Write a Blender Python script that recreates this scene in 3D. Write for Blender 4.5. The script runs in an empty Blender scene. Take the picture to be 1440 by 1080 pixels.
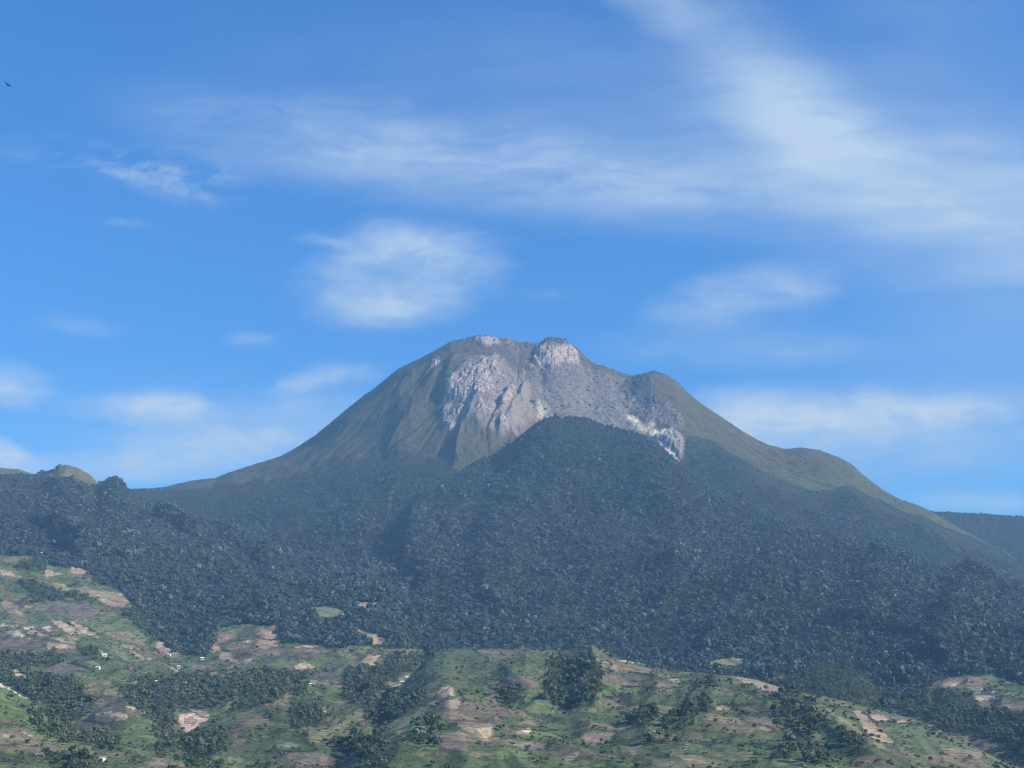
import bpy, math, random
import numpy as np
from mathutils import Vector, Matrix

random.seed(5)
RNG = np.random.default_rng(11)
S = bpy.context.scene
C = S.collection

# ------------------------------------------------------------------ camera geometry
FPX = 2091.0                       # focal length in pixels of the 1440 x 1080 photograph
PITCH = math.radians(15.8)
CP, SP = math.cos(PITCH), math.sin(PITCH)
SUN_DIR = Vector((0.80, -0.27, 0.54)).normalized()      # towards the sun


def ray(px, py):
    """slopes (X/Y, Z/Y) of the line of sight through a point of the photograph"""
    px = np.asarray(px, float); py = np.asarray(py, float)
    x = (px - 720.0) / FPX
    y = (540.0 - py) / FPX
    f = CP - y * SP
    return x / f, (SP + y * CP) / f


def project(X, Y, Z):
    f = Y * CP + Z * SP
    u = -Y * SP + Z * CP
    f = np.maximum(f, 1e-3)
    return 720.0 + FPX * X / f, 540.0 - FPX * u / f


# ------------------------------------------------------------------ noise
PERM = RNG.permutation(4096).astype(np.int32)
ANG = (RNG.random(4096) * 2 * np.pi).astype(np.float32)
GX, GY = np.cos(ANG), np.sin(ANG)


def perlin(x, y, seed=0):
    x = np.asarray(x, np.float32); y = np.asarray(y, np.float32)
    xi = np.floor(x).astype(np.int32); yi = np.floor(y).astype(np.int32)
    xf = x - xi; yf = y - yi
    u = xf * xf * xf * (xf * (xf * 6 - 15) + 10)
    v = yf * yf * yf * (yf * (yf * 6 - 15) + 10)

    def g(ix, iy, dx, dy):
        h = PERM[(PERM[(ix + seed * 131) & 4095] + iy) & 4095]
        return GX[h] * dx + GY[h] * dy
    a = g(xi, yi, xf, yf); b = g(xi + 1, yi, xf - 1, yf)
    c = g(xi, yi + 1, xf, yf - 1); d = g(xi + 1, yi + 1, xf - 1, yf - 1)
    return (a + (b - a) * u + ((c + (d - c) * u) - (a + (b - a) * u)) * v) * 1.5


def fbm(x, y, octaves=4, seed=0, gain=0.5, ridged=False):
    s = 0.0; amp = 1.0; tot = 0.0; f = 1.0
    for o in range(octaves):
        n = perlin(x * f, y * f, seed + o * 7)
        if ridged:
            n = 1.0 - 2.0 * np.abs(n)
        s = s + n * amp
        tot += amp
        amp *= gain
        f *= 2.03
    return s / tot


def sstep(a, b, x):
    t = np.clip((x - a) / (b - a), 0, 1)
    return t * t * (3 - 2 * t)


# ------------------------------------------------------------------ terrain grid: columns of constant X/Y
tc = np.linspace(-0.372, 0.372, 1090)
margin = np.linspace(0.376, 0.66, 26)
T = np.concatenate([-margin[::-1], tc, margin])
Yr = np.concatenate([np.linspace(40, 880, 36), np.linspace(890, 2400, 430), np.linspace(2404, 4200, 330),
                     np.linspace(4206, 5200, 150), np.linspace(5206, 6900, 300), np.linspace(6920, 12000, 60)])
NT, NY = len(T), len(Yr)
TT, YY = np.meshgrid(T, Yr, indexing='ij')
TT = TT.astype(np.float32); YY = YY.astype(np.float32)
XX = TT * YY


def rowline(pts):
    a = np.array(pts, float)
    t, e = ray(a[:, 0], a[:, 1])
    o = np.argsort(t)
    t, e, d = t[o], e[o], a[o, 2]
    ee = np.interp(T, t, e); dd = np.interp(T, t, d)
    out = np.maximum(t[0] - T, 0) + np.maximum(T - t[-1], 0)
    return ee * dd, dd, out


def layer(rows, back=0.4, fall=2.5, tail=None):
    """a hillside: rows run from its crest down its near face to its foot"""
    zs, ds = [], []
    for r in rows:
        z, d, out = rowline(r)
        zs.append(z - out * d * fall); ds.append(d)
    H = np.where(YY > ds[0][:, None], zs[0][:, None] - back * (YY - ds[0][:, None]), 0.0)
    for k in range(len(rows) - 1):
        d0, d1 = ds[k][:, None], np.minimum(ds[k + 1], ds[k] - 10)[:, None]
        z0, z1 = zs[k][:, None], zs[k + 1][:, None]
        seg = z0 + (z1 - z0) * (d0 - YY) / (d0 - d1)
        H = np.where((YY <= d0) & (YY > d1), seg, H)
        ds[k + 1] = d1[:, 0]
    d1 = ds[-1][:, None]; z1 = zs[-1][:, None]
    if len(rows) > 1:
        sl = np.clip((zs[-2] - zs[-1]) / (ds[-2] - ds[-1]), 0.12, 0.6)[:, None]
    else:
        sl = 0.3
    if tail is not None:
        sl = tail
    H = np.where(YY <= d1, z1 - sl * (d1 - YY), H)
    return H.astype(np.float32), ds[0]


LAY = []
# the mountain: skyline, tree line, lower forest
LAY.append(('mountain', layer([
    [(-700, 760, 6300), (100, 715, 6300), (150, 697, 6300), (177, 690, 6300), (187, 688, 6300), (230, 685, 6300), (263, 677, 6320), (283, 674, 6330), (303, 672, 6340), (320, 665, 6350),
     (350, 655, 6380), (393, 642, 6400), (412, 632, 6400), (443, 612, 6420), (470, 590, 6430), (490, 573, 6440), (510, 557, 6450), (530, 543, 6450), (560, 518, 6450), (587, 505, 6450),
     (613, 492, 6450), (633, 480, 6450), (653, 476, 6460), (665, 473, 6470), (673, 471, 6470), (683, 471, 6480), (700, 475, 6500), (720, 476, 6540), (730, 481, 6560),
     (747, 481, 6580), (762, 483, 6600), (767, 479, 6600), (774, 476, 6600), (781, 475, 6600), (793, 479, 6600), (803, 484, 6590), (813, 490, 6580), (823, 502, 6560), (833, 510, 6550), (857, 517, 6520),
     (867, 522, 6510), (880, 526, 6500), (890, 528, 6490), (907, 525, 6470), (914, 521.5, 6460), (920, 521, 6455), (933, 525, 6445), (950, 535, 6435), (968, 552, 6420), (987, 568, 6400), (1020, 590, 6370),
     (1053, 612, 6340), (1080, 625, 6320), (1103, 631, 6320), (1127, 629, 6320), (1153, 633, 6310), (1177, 642, 6300), (1200, 654, 6300), (1213, 667, 6300), (1240, 688, 6280),
     (1270, 705, 6250), (1283, 708, 6240), (1303, 716, 6230), (1327, 730, 6200), (1360, 750, 6150), (1400, 768, 6100), (1440, 792, 6050), (1700, 900, 5900)],
    [(-700, 850, 5600), (100, 760, 5700), (187, 710, 6000), (300, 698, 5950), (440, 674, 5750), (560, 650, 5520), (640, 668, 5330), (700, 665, 5350), (780, 660, 5480), (880, 665, 5490),
     (968, 668, 5470), (1050, 672, 5500), (1100, 690, 5520), (1200, 705, 5600), (1300, 740, 5650), (1400, 785, 5700), (1700, 950, 5500)],
    [(-700, 950, 4800), (150, 800, 5000), (300, 775, 4950), (440, 792, 4550), (500, 800, 4400), (560, 805, 4350), (640, 850, 4100), (800, 860, 4300), (1000, 860, 4400), (1200, 870, 4500), (1440, 900, 4600), (1700, 1000, 4600)],
    [(-700, 1080, 3500), (560, 900, 3250), (800, 1000, 3200), (1700, 1080, 3500)]], back=0.35)))
# far wooded ridge on the right
LAY.append(('distant_ridge', layer([
    [(1150, 760, 7300), (1290, 718, 7300), (1307, 717, 7300), (1343, 718, 7300), (1393, 721, 7300), (1440, 725, 7300), (1700, 735, 7300)],
    [(1150, 820, 6600), (1700, 800, 6600)]], back=0.3)))
# wooded ridge and farmed slope on the left
LAY.append(('forested_hills', layer([
    [(-700, 640, 5200), (-60, 655, 5200), (0, 658, 5200), (27, 660, 5200), (50, 668, 5200), (62, 665, 5190), (73, 662, 5180), (83, 655.5, 5170), (93, 653, 5160), (110, 658, 5160), (127, 668, 5160), (138, 680, 5160),
     (147, 678, 5050), (154, 673.5, 5040), (160, 672, 5030), (170, 675, 5030), (177, 685, 5030), (195, 700, 5000), (230, 722, 4900), (300, 750, 4700), (370, 780, 4500), (430, 803, 4250), (480, 815, 4050), (520, 832, 3850), (560, 862, 3600), (600, 915, 3150), (660, 1000, 3000)],
    [(-700, 770, 4000), (0, 781, 4000), (80, 800, 3800), (130, 825, 3600), (180, 850, 3450), (220, 890, 3200), (260, 921, 2980), (300, 885, 3200), (380, 878, 3200), (450, 890, 3100), (500, 890, 3100), (560, 912, 2950), (660, 1010, 2600)],
    [(-700, 900, 2800), (0, 905, 2820), (100, 922, 2720), (200, 936, 2650), (300, 944, 2620), (400, 940, 2620), (500, 945, 2600), (560, 955, 2500), (660, 1030, 2300)],
    [(-700, 975, 2300), (0, 962, 2330), (100, 976, 2270), (200, 985, 2230), (300, 985, 2230), (400, 978, 2230), (520, 990, 2180), (660, 1050, 2050)],
    [(-700, 1090, 1750), (0, 1030, 2000), (100, 1030, 1980), (300, 1040, 1960), (520, 1050, 1900), (660, 1090, 1850)]], back=0.36, fall=1.2)))
# wooded buttress in front of the crater
LAY.append(('forested_hills', layer([
    [(535, 960, 3100), (552, 900, 3500), (560, 830, 4150), (568, 770, 4450), (577, 716, 4750), (590, 705, 4850), (607, 693, 4950), (633, 673, 5050), (640, 668, 5080), (667, 650, 5180), (693, 640, 5240), (720, 623, 5280),
     (743, 607, 5300), (755, 598, 5300), (763, 593, 5300), (772, 587.5, 5300), (780, 586, 5300), (790, 588.5, 5300), (800, 588, 5300), (812, 588.5, 5300), (823, 588, 5300), (832, 591, 5300), (840, 596, 5300), (860, 602, 5280), (880, 607, 5280), (900, 612, 5260), (920, 622, 5240),
     (940, 640, 5220), (955, 652, 5200), (968, 663, 5180), (987, 676, 5120), (1010, 693, 5040), (1060, 712, 4900), (1100, 735, 4750), (1200, 765, 4550), (1300, 795, 4450), (1440, 825, 4400), (1700, 880, 4400)],
    [(535, 970, 2950), (560, 850, 3900), (600, 780, 4350), (640, 765, 4400), (720, 745, 4500), (780, 735, 4500), (900, 745, 4400), (1000, 775, 4200), (1100, 800, 4100), (1250, 830, 4000), (1440, 860, 3900), (1700, 900, 3900)],
    [(535, 990, 2800), (560, 925, 3200), (600, 918, 3220), (700, 930, 3120), (800, 935, 3120), (900, 940, 3060), (1000, 930, 3000), (1100, 950, 2900), (1200, 985, 2750), (1300, 955, 2800), (1440, 962, 2720), (1700, 990, 2700)],
    [(535, 1040, 2450), (900, 1020, 2450), (1200, 1020, 2380), (1330, 1042, 2250), (1440, 1078, 2150), (1700, 1100, 2150)]], back=0.42, fall=2.2)))
# lower wooded spur on the right
LAY.append(('forested_hills', layer([
    [(935, 905, 3300), (950, 880, 3450), (965, 856, 3620), (985, 838, 3720), (1010, 819, 3820), (1040, 804, 3900), (1080, 797, 3940), (1150, 806, 3940), (1250, 826, 3900), (1350, 853, 3800), (1440, 880, 3700), (1700, 930, 3600)],
    [(935, 935, 3080), (1000, 922, 3060), (1100, 932, 2980), (1200, 965, 2820), (1330, 940, 2850), (1440, 952, 2760), (1700, 980, 2700)]], back=0.14, fall=1.3)))
# wooded knob behind the right end of the farm hill
LAY.append(('forested_hills', layer([
    [(1080, 968, 2500), (1120, 950, 2560), (1150, 935, 2600), (1185, 935, 2600), (1210, 945, 2590), (1235, 970, 2560), (1250, 1000, 2500), (1270, 1050, 2450)],
    [(1080, 1010, 2300), (1150, 1000, 2300), (1200, 1010, 2300), (1270, 1070, 2300)]], back=0.25)))
# the farm hill in the middle of the foreground
LAY.append(('farm_hill', layer([
    [(470, 1100, 1800), (495, 1060, 1860), (515, 1042, 1900), (528, 1024, 1950), (537, 1000, 2030), (548, 978, 2100), (580, 947, 2200), (600, 926, 2270), (612, 917, 2300), (625, 912, 2320), (680, 912, 2350), (740, 913, 2350), (800, 914.5, 2330), (850, 916, 2310), (870, 926, 2280), (905, 933, 2260), (940, 943, 2230), (985, 946, 2180), (1030, 950, 2140),
     (1060, 955, 2100), (1090, 964, 2060), (1110, 971, 2030), (1130, 974, 2000), (1160, 979, 1960), (1200, 989, 1920), (1250, 1002, 1880), (1290, 1011, 1850), (1330, 1030, 1800), (1370, 1050, 1760), (1420, 1075, 1720), (1460, 1090, 1700), (1700, 1180, 1600)],
    [(470, 1110, 1650), (528, 1060, 1700), (600, 992, 1880), (700, 985, 1900), (800, 1000, 1850), (900, 1000, 1850), (1000, 1000, 1800), (1100, 1010, 1750), (1200, 1032, 1650), (1300, 1062, 1550), (1440, 1112, 1450), (1700, 1200, 1300)],
    [(470, 1120, 1400), (600, 1085, 1380), (1000, 1085, 1350), (1200, 1095, 1330), (1440, 1150, 1250), (1700, 1240, 1150)]], back=0.25, fall=1.0)))
LAY.append(('farm_hill', layer([
    [(450, 1100, 1500), (500, 1052, 1580), (530, 1027, 1630), (560, 1007, 1680), (590, 990, 1720), (612, 977, 1745), (632, 966, 1760), (660, 976, 1740), (700, 992, 1700), (740, 1012, 1640), (790, 1042, 1560), (850, 1065, 1500), (880, 1085, 1450)],
    [(450, 1120, 1300), (560, 1075, 1380), (650, 1070, 1390), (800, 1085, 1370), (880, 1110, 1300)]], back=0.2, fall=1.0)))
LAY.append(('farm_hill', layer([
    [(870, 1095, 1350), (910, 1070, 1400), (935, 1058, 1430), (957, 1050, 1445), (980, 1047, 1450), (1010, 1052, 1440), (1060, 1064, 1420), (1120, 1085, 1380)],
    [(870, 1120, 1200), (1000, 1105, 1230), (1120, 1120, 1200)]], back=0.2, fall=1.0)))
# near slope on the lower left, the terraced mound and the small ridge beside it
LAY.append(('farmland', layer([
    [(-700, 880, 1700), (-150, 935, 1720), (0, 961, 1750), (20, 971, 1755), (40, 984, 1760), (60, 1003, 1760), (80, 1018, 1760), (110, 1034, 1750), (140, 1043, 1740), (190, 1050, 1720), (260, 1062, 1700), (330, 1080, 1660), (380, 1100, 1600)],
    [(-700, 1060, 1330), (0, 1088, 1350), (200, 1092, 1340), (380, 1120, 1300)]], back=0.3, fall=1.0)))
LAY.append(('farmland', layer([
    [(20, 1085, 1850), (50, 1062, 1900), (75, 1042, 1940), (100, 1024, 1970), (120, 1011, 1980), (135, 998, 2000), (150, 991, 2010), (165, 985, 2020), (178, 982, 2020), (195, 993, 2020), (215, 1007, 2000), (240, 1034, 1960), (270, 1055, 1900), (300, 1080, 1850)],
    [(20, 1100, 1650), (75, 1070, 1700), (150, 1056, 1720), (230, 1060, 1700), (300, 1095, 1600)]], back=0.35, fall=1.4)))
LAY.append(('farmland', layer([
    [(235, 1070, 1800), (270, 1033, 1850), (290, 1020, 1880), (305, 1013, 1890), (325, 1006, 1900), (350, 998.5, 1910), (375, 991, 1920), (395, 988, 1930), (415, 992, 1940), (440, 996, 1950), (470, 996, 1960), (510, 996, 1980), (545, 1001, 2000), (575, 1030, 1960), (600, 1085, 1850)],
    [(235, 1090, 1500), (350, 1075, 1550), (450, 1078, 1560), (530, 1080, 1580), (600, 1110, 1500)]], back=0.4, fall=1.2)))

NAMES = [l[0] for l in LAY]
base = np.where(YY < 900, -2.0 - 60 * sstep(60, 700, YY), -62.0) + 0.0 * YY
base = base.astype(np.float32) + 6 * fbm(XX / 300, YY / 300, 3, 40)
H = base.copy()
WHO = np.full(H.shape, -1, np.int8)
CY = np.full(H.shape, 9000.0, np.float32)

# relief fields: gullies of the cone, ribs of the woods, folds of the farmed slopes
ax, ay = ray(735, 500)
AX, AY = float(ax) * 6750, 6750.0
RX, RY = XX - AX, YY - AY
RR = np.sqrt(RX * RX + RY * RY) + 1
PH = np.arctan2(RX, -RY)
warp = fbm(XX / 500, YY / 500, 3, 3) * 0.10
g1 = fbm((PH + warp) * 5.0, RR / 1500, 2, 5, ridged=True)
g2 = fbm((PH + warp) * 21.0, RR / 900, 3, 9, ridged=True)
g3 = fbm((PH + warp) * 46.0, RR / 500, 3, 11, ridged=True)
gmod = fbm(PH * 3.5 + 9, RR / 420, 3, 12)
amp = sstep(150, 700, RR)
leftish = 1 - sstep(0.15, 0.5, PH)
wr = (fbm(XX / 520 + 0.3 * fbm(XX / 300, YY / 300, 2, 77), YY / 900, 4, 13, ridged=True) * 34 + fbm(XX / 140, YY / 200, 3, 17, ridged=True) * 9) * 1.35
spur = fbm(XX / 105 + 0.5 * fbm(XX / 200, YY / 200, 2, 38), YY / 330, 3, 37, gain=0.42, ridged=True)
farmrel = fbm(XX / 200, YY / 200, 3, 33, ridged=True) * 8 + spur * 10.5 + fbm(XX / 45, YY / 45, 3, 35) * 1.8
jag = fbm(XX / 55, YY / 75, 4, 57, gain=0.62) * 12 * (1 - sstep(300, 900, RR)) + fbm(XX / 20, YY / 45, 4, 68, gain=0.6, ridged=True) * 7 * (1 - sstep(250, 700, RR)) + fbm(XX / 30, YY / 40, 3, 59) * 2.0
for k, (nm, (h, dc)) in enumerate(LAY):
    away = YY - dc[:, None]
    att = 1 - np.exp(-(away / 170.0) ** 2)
    wx = fbm(XX / 160, YY / 160, 3, 60 + k) * 6
    h = h + wx * np.clip(np.abs(away) / 250, 0, 1)
    if k == 0:
        qx, qy = project(XX, YY, h)
        in_crater = sstep(745, 790, qx) * (1 - sstep(905, 960, qx)) * sstep(690, 650, qy)
        bare = sstep(5100, 5500, YY)
        h = h + (g1 * 17 * amp + g2 * (0.25 + 1.1 * sstep(-0.25, 0.35, gmod)) * (5 + 2.5 * leftish + 7 * sstep(0.95, 1.2, PH)) * amp + g3 * 3.6 * amp + jag) * att * (1 - 0.85 * in_crater) * bare + wr * att * (1 - 0.55 * bare)
    elif k in (1, 3, 4, 5):
        h = h + wr * att
    elif k == 2:
        wooded = sstep(2950, 3450, YY)
        h = h + (wr * wooded + farmrel * (1 - wooded)) * att
    else:
        h = h + farmrel * att
    h = h.astype(np.float32)
    sel = h > H
    WHO[sel] = k
    CY = np.where(sel, np.broadcast_to(dc[:, None], H.shape), CY)
    kk = 9.0
    H = np.maximum(H, h) + np.maximum(kk - np.abs(H - h), 0) ** 2 / (4 * kk)
PX, PY = project(XX, YY, H)
PX = PX.astype(np.float32); PY = PY.astype(np.float32)
front = YY < CY
attc = 1 - np.exp(-((YY - CY) / 170.0) ** 2)
attn = 1 - np.exp(-((YY - CY) / 45.0) ** 2)

is_cone = (WHO == 0)
is_far = (WHO == 1)
is_wood = np.isin(WHO, [1, 2, 3, 4, 5])
TREELINE = [(-800, 640), (150, 668), (180, 688), (263, 689), (320, 681), (400, 672), (440, 661), (480, 652), (520, 645), (548, 640), (567, 634), (585, 640), (610, 645), (633, 654), (640, 664), (700, 664), (940, 664), (962, 640), (966, 618), (985, 617), (1003, 622),
            (1030, 640), (1045, 648), (1058, 655), (1068, 664), (1085, 666), (1100, 676), (1122, 684), (1140, 690), (1165, 691), (1180, 684), (1195, 683), (1210, 690), (1240, 705), (1262, 716), (1300, 728), (1340, 746), (1400, 770), (1440, 793), (1700, 900)]
tl = np.array(TREELINE, float)
treeline = np.interp(PX, tl[:, 0], tl[:, 1]).astype(np.float32) + 4 * fbm(XX / 60, YY / 60, 3, 91)
on_cone = is_cone & (PY < treeline)


# ------------------------------------------------------------------ relief
def poly_mask(pts, jit=0.0, soft=0.0, sub=None):
    """which terrain vertices lie inside an outline of the photograph"""
    a = np.array(pts, float)
    x0, y0 = a.min(0) - 4; x1, y1 = a.max(0) + 4
    sel = (PX > x0) & (PX < x1) & (PY > y0) & (PY < y1) & FACING
    idx = np.nonzero(sel.ravel())[0]
    out = np.zeros(PX.size, bool)
    if len(idx) == 0:
        return out.reshape(PX.shape)
    x = PX.ravel()[idx].astype(float); y = PY.ravel()[idx].astype(float)
    if jit:
        x = x + JX.ravel()[idx] * jit; y = y + JY.ravel()[idx] * jit * 0.5
    ins = np.zeros(len(idx), bool)
    n = len(a)
    for i in range(n):
        xa, ya = a[i]; xb, yb = a[(i + 1) % n]
        if ya == yb:
            continue
        c = ((ya > y) != (yb > y)) & (x < (xb - xa) * (y - ya) / (yb - ya) + xa)
        ins ^= c
    out[idx[ins]] = True
    return out.reshape(PX.shape)


def Z(ox, oy, s, pts):
    return [(ox + a / s, oy + b / s) for a, b in pts]


EL = H / YY
CM = np.maximum.accumulate(EL, axis=1)
FACING = (EL >= CM - 0.006) & front
JX = fbm(PX / 9, PY / 5, 3, 21); JY = fbm(PX / 9, PY / 5, 3, 25)


def spine(pts, height, wl, wr, ends=12.0):
    """a rib of rock: pts in photograph pixels, wl / wr its widths to the left and right"""
    global H
    a = np.array(pts, float)
    x0, y0 = a.min(0) - max(wl, wr) - ends; x1, y1 = a.max(0) + max(wl, wr) + ends
    idx = np.nonzero(((PX > x0) & (PX < x1) & (PY > y0) & (PY < y1)).ravel())[0]
    if len(idx) == 0:
        return
    y = PY.ravel()[idx].astype(float)
    x = PX.ravel()[idx].astype(float) + JX.ravel()[idx] * 3
    o = np.argsort(a[:, 1]); a = a[o]
    xs = np.interp(y, a[:, 1], a[:, 0])
    d = x - xs
    prof = np.where(d < 0, np.clip(1 + d / wl, 0, 1), np.clip(1 - d / wr, 0, 1) ** 1.3)
    endf = sstep(a[0, 1] - ends, a[0, 1] + ends, y) * (1 - sstep(a[-1, 1] - ends, a[-1, 1] + ends, y))
    hh = H.ravel()
    hh[idx] += (height * prof * endf * attn.ravel()[idx]).astype(np.float32)
    H = hh.reshape(H.shape)


H = H + (fbm(XX / 25, YY / 25, 3, 43) * 0.8).astype(np.float32)

# ribs that throw the shadows of the rocky face
spine([(640, 503), (634, 515), (628, 532), (624, 552), (622, 566)], 30, 9, 95)
spine([(672, 560), (660, 590), (648, 612), (640, 645)], 42, 12, 45)
spine([(722, 545), (712, 566), (704, 592), (703, 618)], 34, 7, 34)
spine([(706, 572), (698, 590), (688, 606), (690, 630)], 20, 6, 22)
spine([(740, 540), (732, 562), (722, 578), (715, 596)], 26, 6, 30)
spine([(580, 574), (567, 592), (556, 612), (544, 638)], 24, 6, 40)
spine([(616, 500), (596, 522), (578, 536)], 22, 16, 40)
spine([(590, 524), (560, 545), (533, 566), (503, 584), (475, 602)], 30, 22, 60)
spine([(753, 545), (752, 560), (757, 580)], 16, 5, 18)
spine([(907, 523), (903, 545), (914, 565)], 16, 18, 60)
spine([(930, 560), (950, 585), (958, 610), (962, 640)], 14, 30, 55)
spine([(768, 482), (762, 500), (758, 515)], 28, 10, 50)
# folds of the farm hill
spine([(1115, 976), (1150, 1000), (1190, 1030), (1240, 1066)], 10, 60, 50)
spine([(850, 918), (862, 950), (868, 990)], 11, 26, 80)
spine([(742, 915), (738, 950), (765, 990)], 9, 40, 46)
spine([(1010, 950), (1000, 985), (972, 1030)], 8, 50, 70)
spine([(930, 945), (915, 985), (900, 1030)], 6, 40, 50)
# ribs in the wooded slopes
spine([(60, 735), (90, 755), (125, 785)], 44, 20, 60)
spine([(215, 720), (262, 745), (300, 765)], 40, 16, 50)
spine([(300, 745), (340, 770), (380, 800)], 44, 16, 60)
spine([(610, 700), (590, 735), (585, 775), (592, 830)], 30, 30, 70)
spine([(760, 600), (745, 660), (700, 740), (680, 830)], 36, 40, 80)
spine([(900, 620), (930, 700), (960, 780), (940, 850)], 30, 50, 90)
spine([(1110, 745), (1080, 800), (1040, 860), (1000, 910)], 32, 60, 120)
spine([(1250, 770), (1230, 830), (1190, 900)], 44, 50, 100)
spine([(1380, 800), (1350, 860), (1320, 930)], 40, 50, 100)
spine([(830, 920), (838, 950), (842, 990)], 22, 40, 30)
H = H.astype(np.float32)

# crags
CRAG = np.zeros(H.shape, np.float32)
R1 = (560, 460, 6)


def soft_poly(pts, jit=6.0, blur=2):
    m = poly_mask(pts, jit).astype(np.float32)
    for _ in range(blur):
        m[1:-1] = (m[:-2] + m[1:-1] * 2 + m[2:]) / 4
        m[:, 1:-1] = (m[:, :-2] + m[:, 1:-1] * 2 + m[:, 2:]) / 4
    return m


pale_crag = np.zeros(H.shape, np.float32)
for p in ([(410, 500), (470, 440), (540, 400), (560, 350), (660, 370), (690, 260), (740, 270), (745, 380), (800, 470), (790, 600), (640, 630), (560, 640), (430, 620), (405, 560)],
          [(465, 710), (530, 650), (620, 640), (625, 700), (570, 745), (470, 745)],
          [(765, 660), (830, 670), (855, 760), (815, 830), (760, 770)],
          [(770, 270), (835, 255), (830, 350), (870, 390), (830, 430), (785, 370)],
          [(375, 690), (420, 655), (425, 760), (480, 860), (480, 900), (400, 860), (380, 760)],
          [(640, 90), (760, 80), (850, 100), (860, 150), (800, 165), (700, 150)],
          [(900, 100), (980, 95), (1000, 140), (930, 150)],
          [(280, 290), (340, 280), (340, 390), (270, 400)],
          [(860, 560), (970, 530), (960, 650), (900, 740), (850, 660)],
          [(1020, 380), (1080, 370), (1080, 400), (1020, 400)], [(1100, 310), (1140, 320), (1185, 410), (1165, 415)],
          [(870, 800), (935, 790), (925, 880), (875, 905)], [(680, 640), (720, 660), (720, 800), (690, 800)]):
    pale_crag = np.maximum(pale_crag, soft_poly(Z(*R1, p), 14, 7))
R2 = (760, 460, 6)
knob = soft_poly(Z(*R2, [(10, 140), (60, 105), (170, 100), (230, 150), (300, 200), (340, 300), (320, 325), (220, 315), (100, 345), (-10, 350), (-60, 310), (-50, 200)]), 5)
scree = soft_poly(Z(*R2, [(-130, 470), (-60, 380), (0, 350), (100, 340), (300, 320), (430, 350), (560, 400), (705, 440), (715, 560), (745, 700), (850, 860), (880, 960), (560, 960), (430, 900), (100, 840), (0, 840), (-100, 560)]), 12, 8)
fan = soft_poly(Z(*R1, [(1045, 490), (1130, 520), (1170, 680), (1200, 860), (1020, 960), (970, 930), (940, 800), (1000, 680)]), 8)
sulphur = soft_poly(Z(*R2, [(-20, 650), (50, 640), (90, 690), (50, 745), (0, 790), (-40, 740)]), 10, 6)
sul2 = soft_poly(Z(*R2, [(735, 730), (765, 735), (840, 795), (880, 840), (950, 785), (975, 800), (930, 890), (890, 920), (800, 830), (745, 790)]), 9, 5)
white = soft_poly(Z(*R2, [(890, 890), (960, 865), (1000, 905), (1060, 870), (1110, 900), (1120, 980), (1060, 960), (960, 970)]), 10, 5)
white2 = soft_poly(Z(*R2, [(980, 990), (1060, 1030), (1120, 1090), (1200, 1190), (1150, 1180), (1060, 1100)]), 6)
flute = soft_poly(Z(*R2, [(1090, 880), (1170, 930), (1200, 1030), (1190, 1130), (1130, 1080), (960, 960), (1060, 960)]), 8)
darkrock = soft_poly(Z(*R2, [(715, 440), (800, 420), (920, 400), (925, 560), (1050, 640), (1180, 780), (1195, 900), (1110, 880), (960, 790), (850, 790), (745, 690), (720, 590)]), 10)
crags = np.clip(pale_crag + knob * 1.2 + scree * 0.45 + flute + white * 0.6 + darkrock * 0.7, 0, 1.3)
cn = fbm(XX / 26, H / 60, 4, 51, gain=0.6, ridged=True)
cn2 = fbm(XX / 70, (H + YY * 0.5) / 90, 4, 55, ridged=True)
fl_ = fbm(XX / 17 + 1.5 * fbm(XX / 60, H / 60, 2, 53), H / 130, 4, 54, gain=0.6, ridged=True)
lump = fbm(XX / 30, (H + YY) / 34, 4, 56, gain=0.62)
steep_rock = np.clip(knob * 1.2 + flute * 1.2 + pale_crag + darkrock * 0.6 + white * 0.8, 0, 1.3)
H = H + ((steep_rock * (cn * 6 + cn2 * 9 + fl_ * 12) + scree * lump * 13 + fan * fl_ * 3) * np.clip(attn + 0.25, 0, 1)).astype(np.float32)
H = H + np.where(on_cone, fbm(XX / 40, YY / 40, 4, 58) * 2.2 + (1 - sstep(300, 800, RR)) * cn2 * 3, 0).astype(np.float32)
near_top = np.exp(-((YY - CY) / 60.0) ** 2) * is_cone * sstep(600, 660, PX) * (1 - sstep(825, 860, PX))
H = H + (near_top * (fbm(XX / 11, YY / 60, 3, 65, gain=0.65) * 6.0 + fbm(XX / 38, YY / 90, 2, 66) * 5.0)).astype(np.float32)
shoulder = np.exp(-((YY - CY) / 60.0) ** 2) * is_cone * (1 - near_top)
H = H + (shoulder * fbm(XX / 18, YY / 60, 3, 67) * 2.2).astype(np.float32)
# outer margin runs down to the plain
edge = sstep(0.52, 0.655, np.abs(TT)) + sstep(9500, 11900, YY)
H = (H * (1 - np.clip(edge, 0, 1)) - 215 * np.clip(edge, 0, 1)).astype(np.float32)

PX, PY = project(XX, YY, H)
PX = PX.astype(np.float32); PY = PY.astype(np.float32)
EL = H / YY
CM = np.maximum.accumulate(EL, axis=1)
VIS = EL >= CM - 0.0012
FACING = (EL >= CM - 0.006) & front
JX = fbm(PX / 9, PY / 5, 3, 21); JY = fbm(PX / 9, PY / 5, 3, 25)

# ------------------------------------------------------------------ land cover
n_big = fbm(XX / 180, YY / 180, 4, 101)
n_mid = fbm(XX / 45, YY / 45, 4, 103)
n_fin = fbm(XX / 14, YY / 14, 3, 105)
COL = np.empty(H.shape + (3,), np.float32)
ROUGH = np.full(H.shape, 0.5, np.float32)          # how strongly the fine relief of the shader shows


def lerp(a, b, t):
    return a + (b - a) * t[..., None]


ONLY = 1.0


def put(mask, rgb):
    global COL
    m = np.clip(mask, 0, 1) * ONLY
    COL = lerp(COL, np.array(rgb, np.float32), m)


COL[:] = (0.030, 0.045, 0.022)
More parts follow.
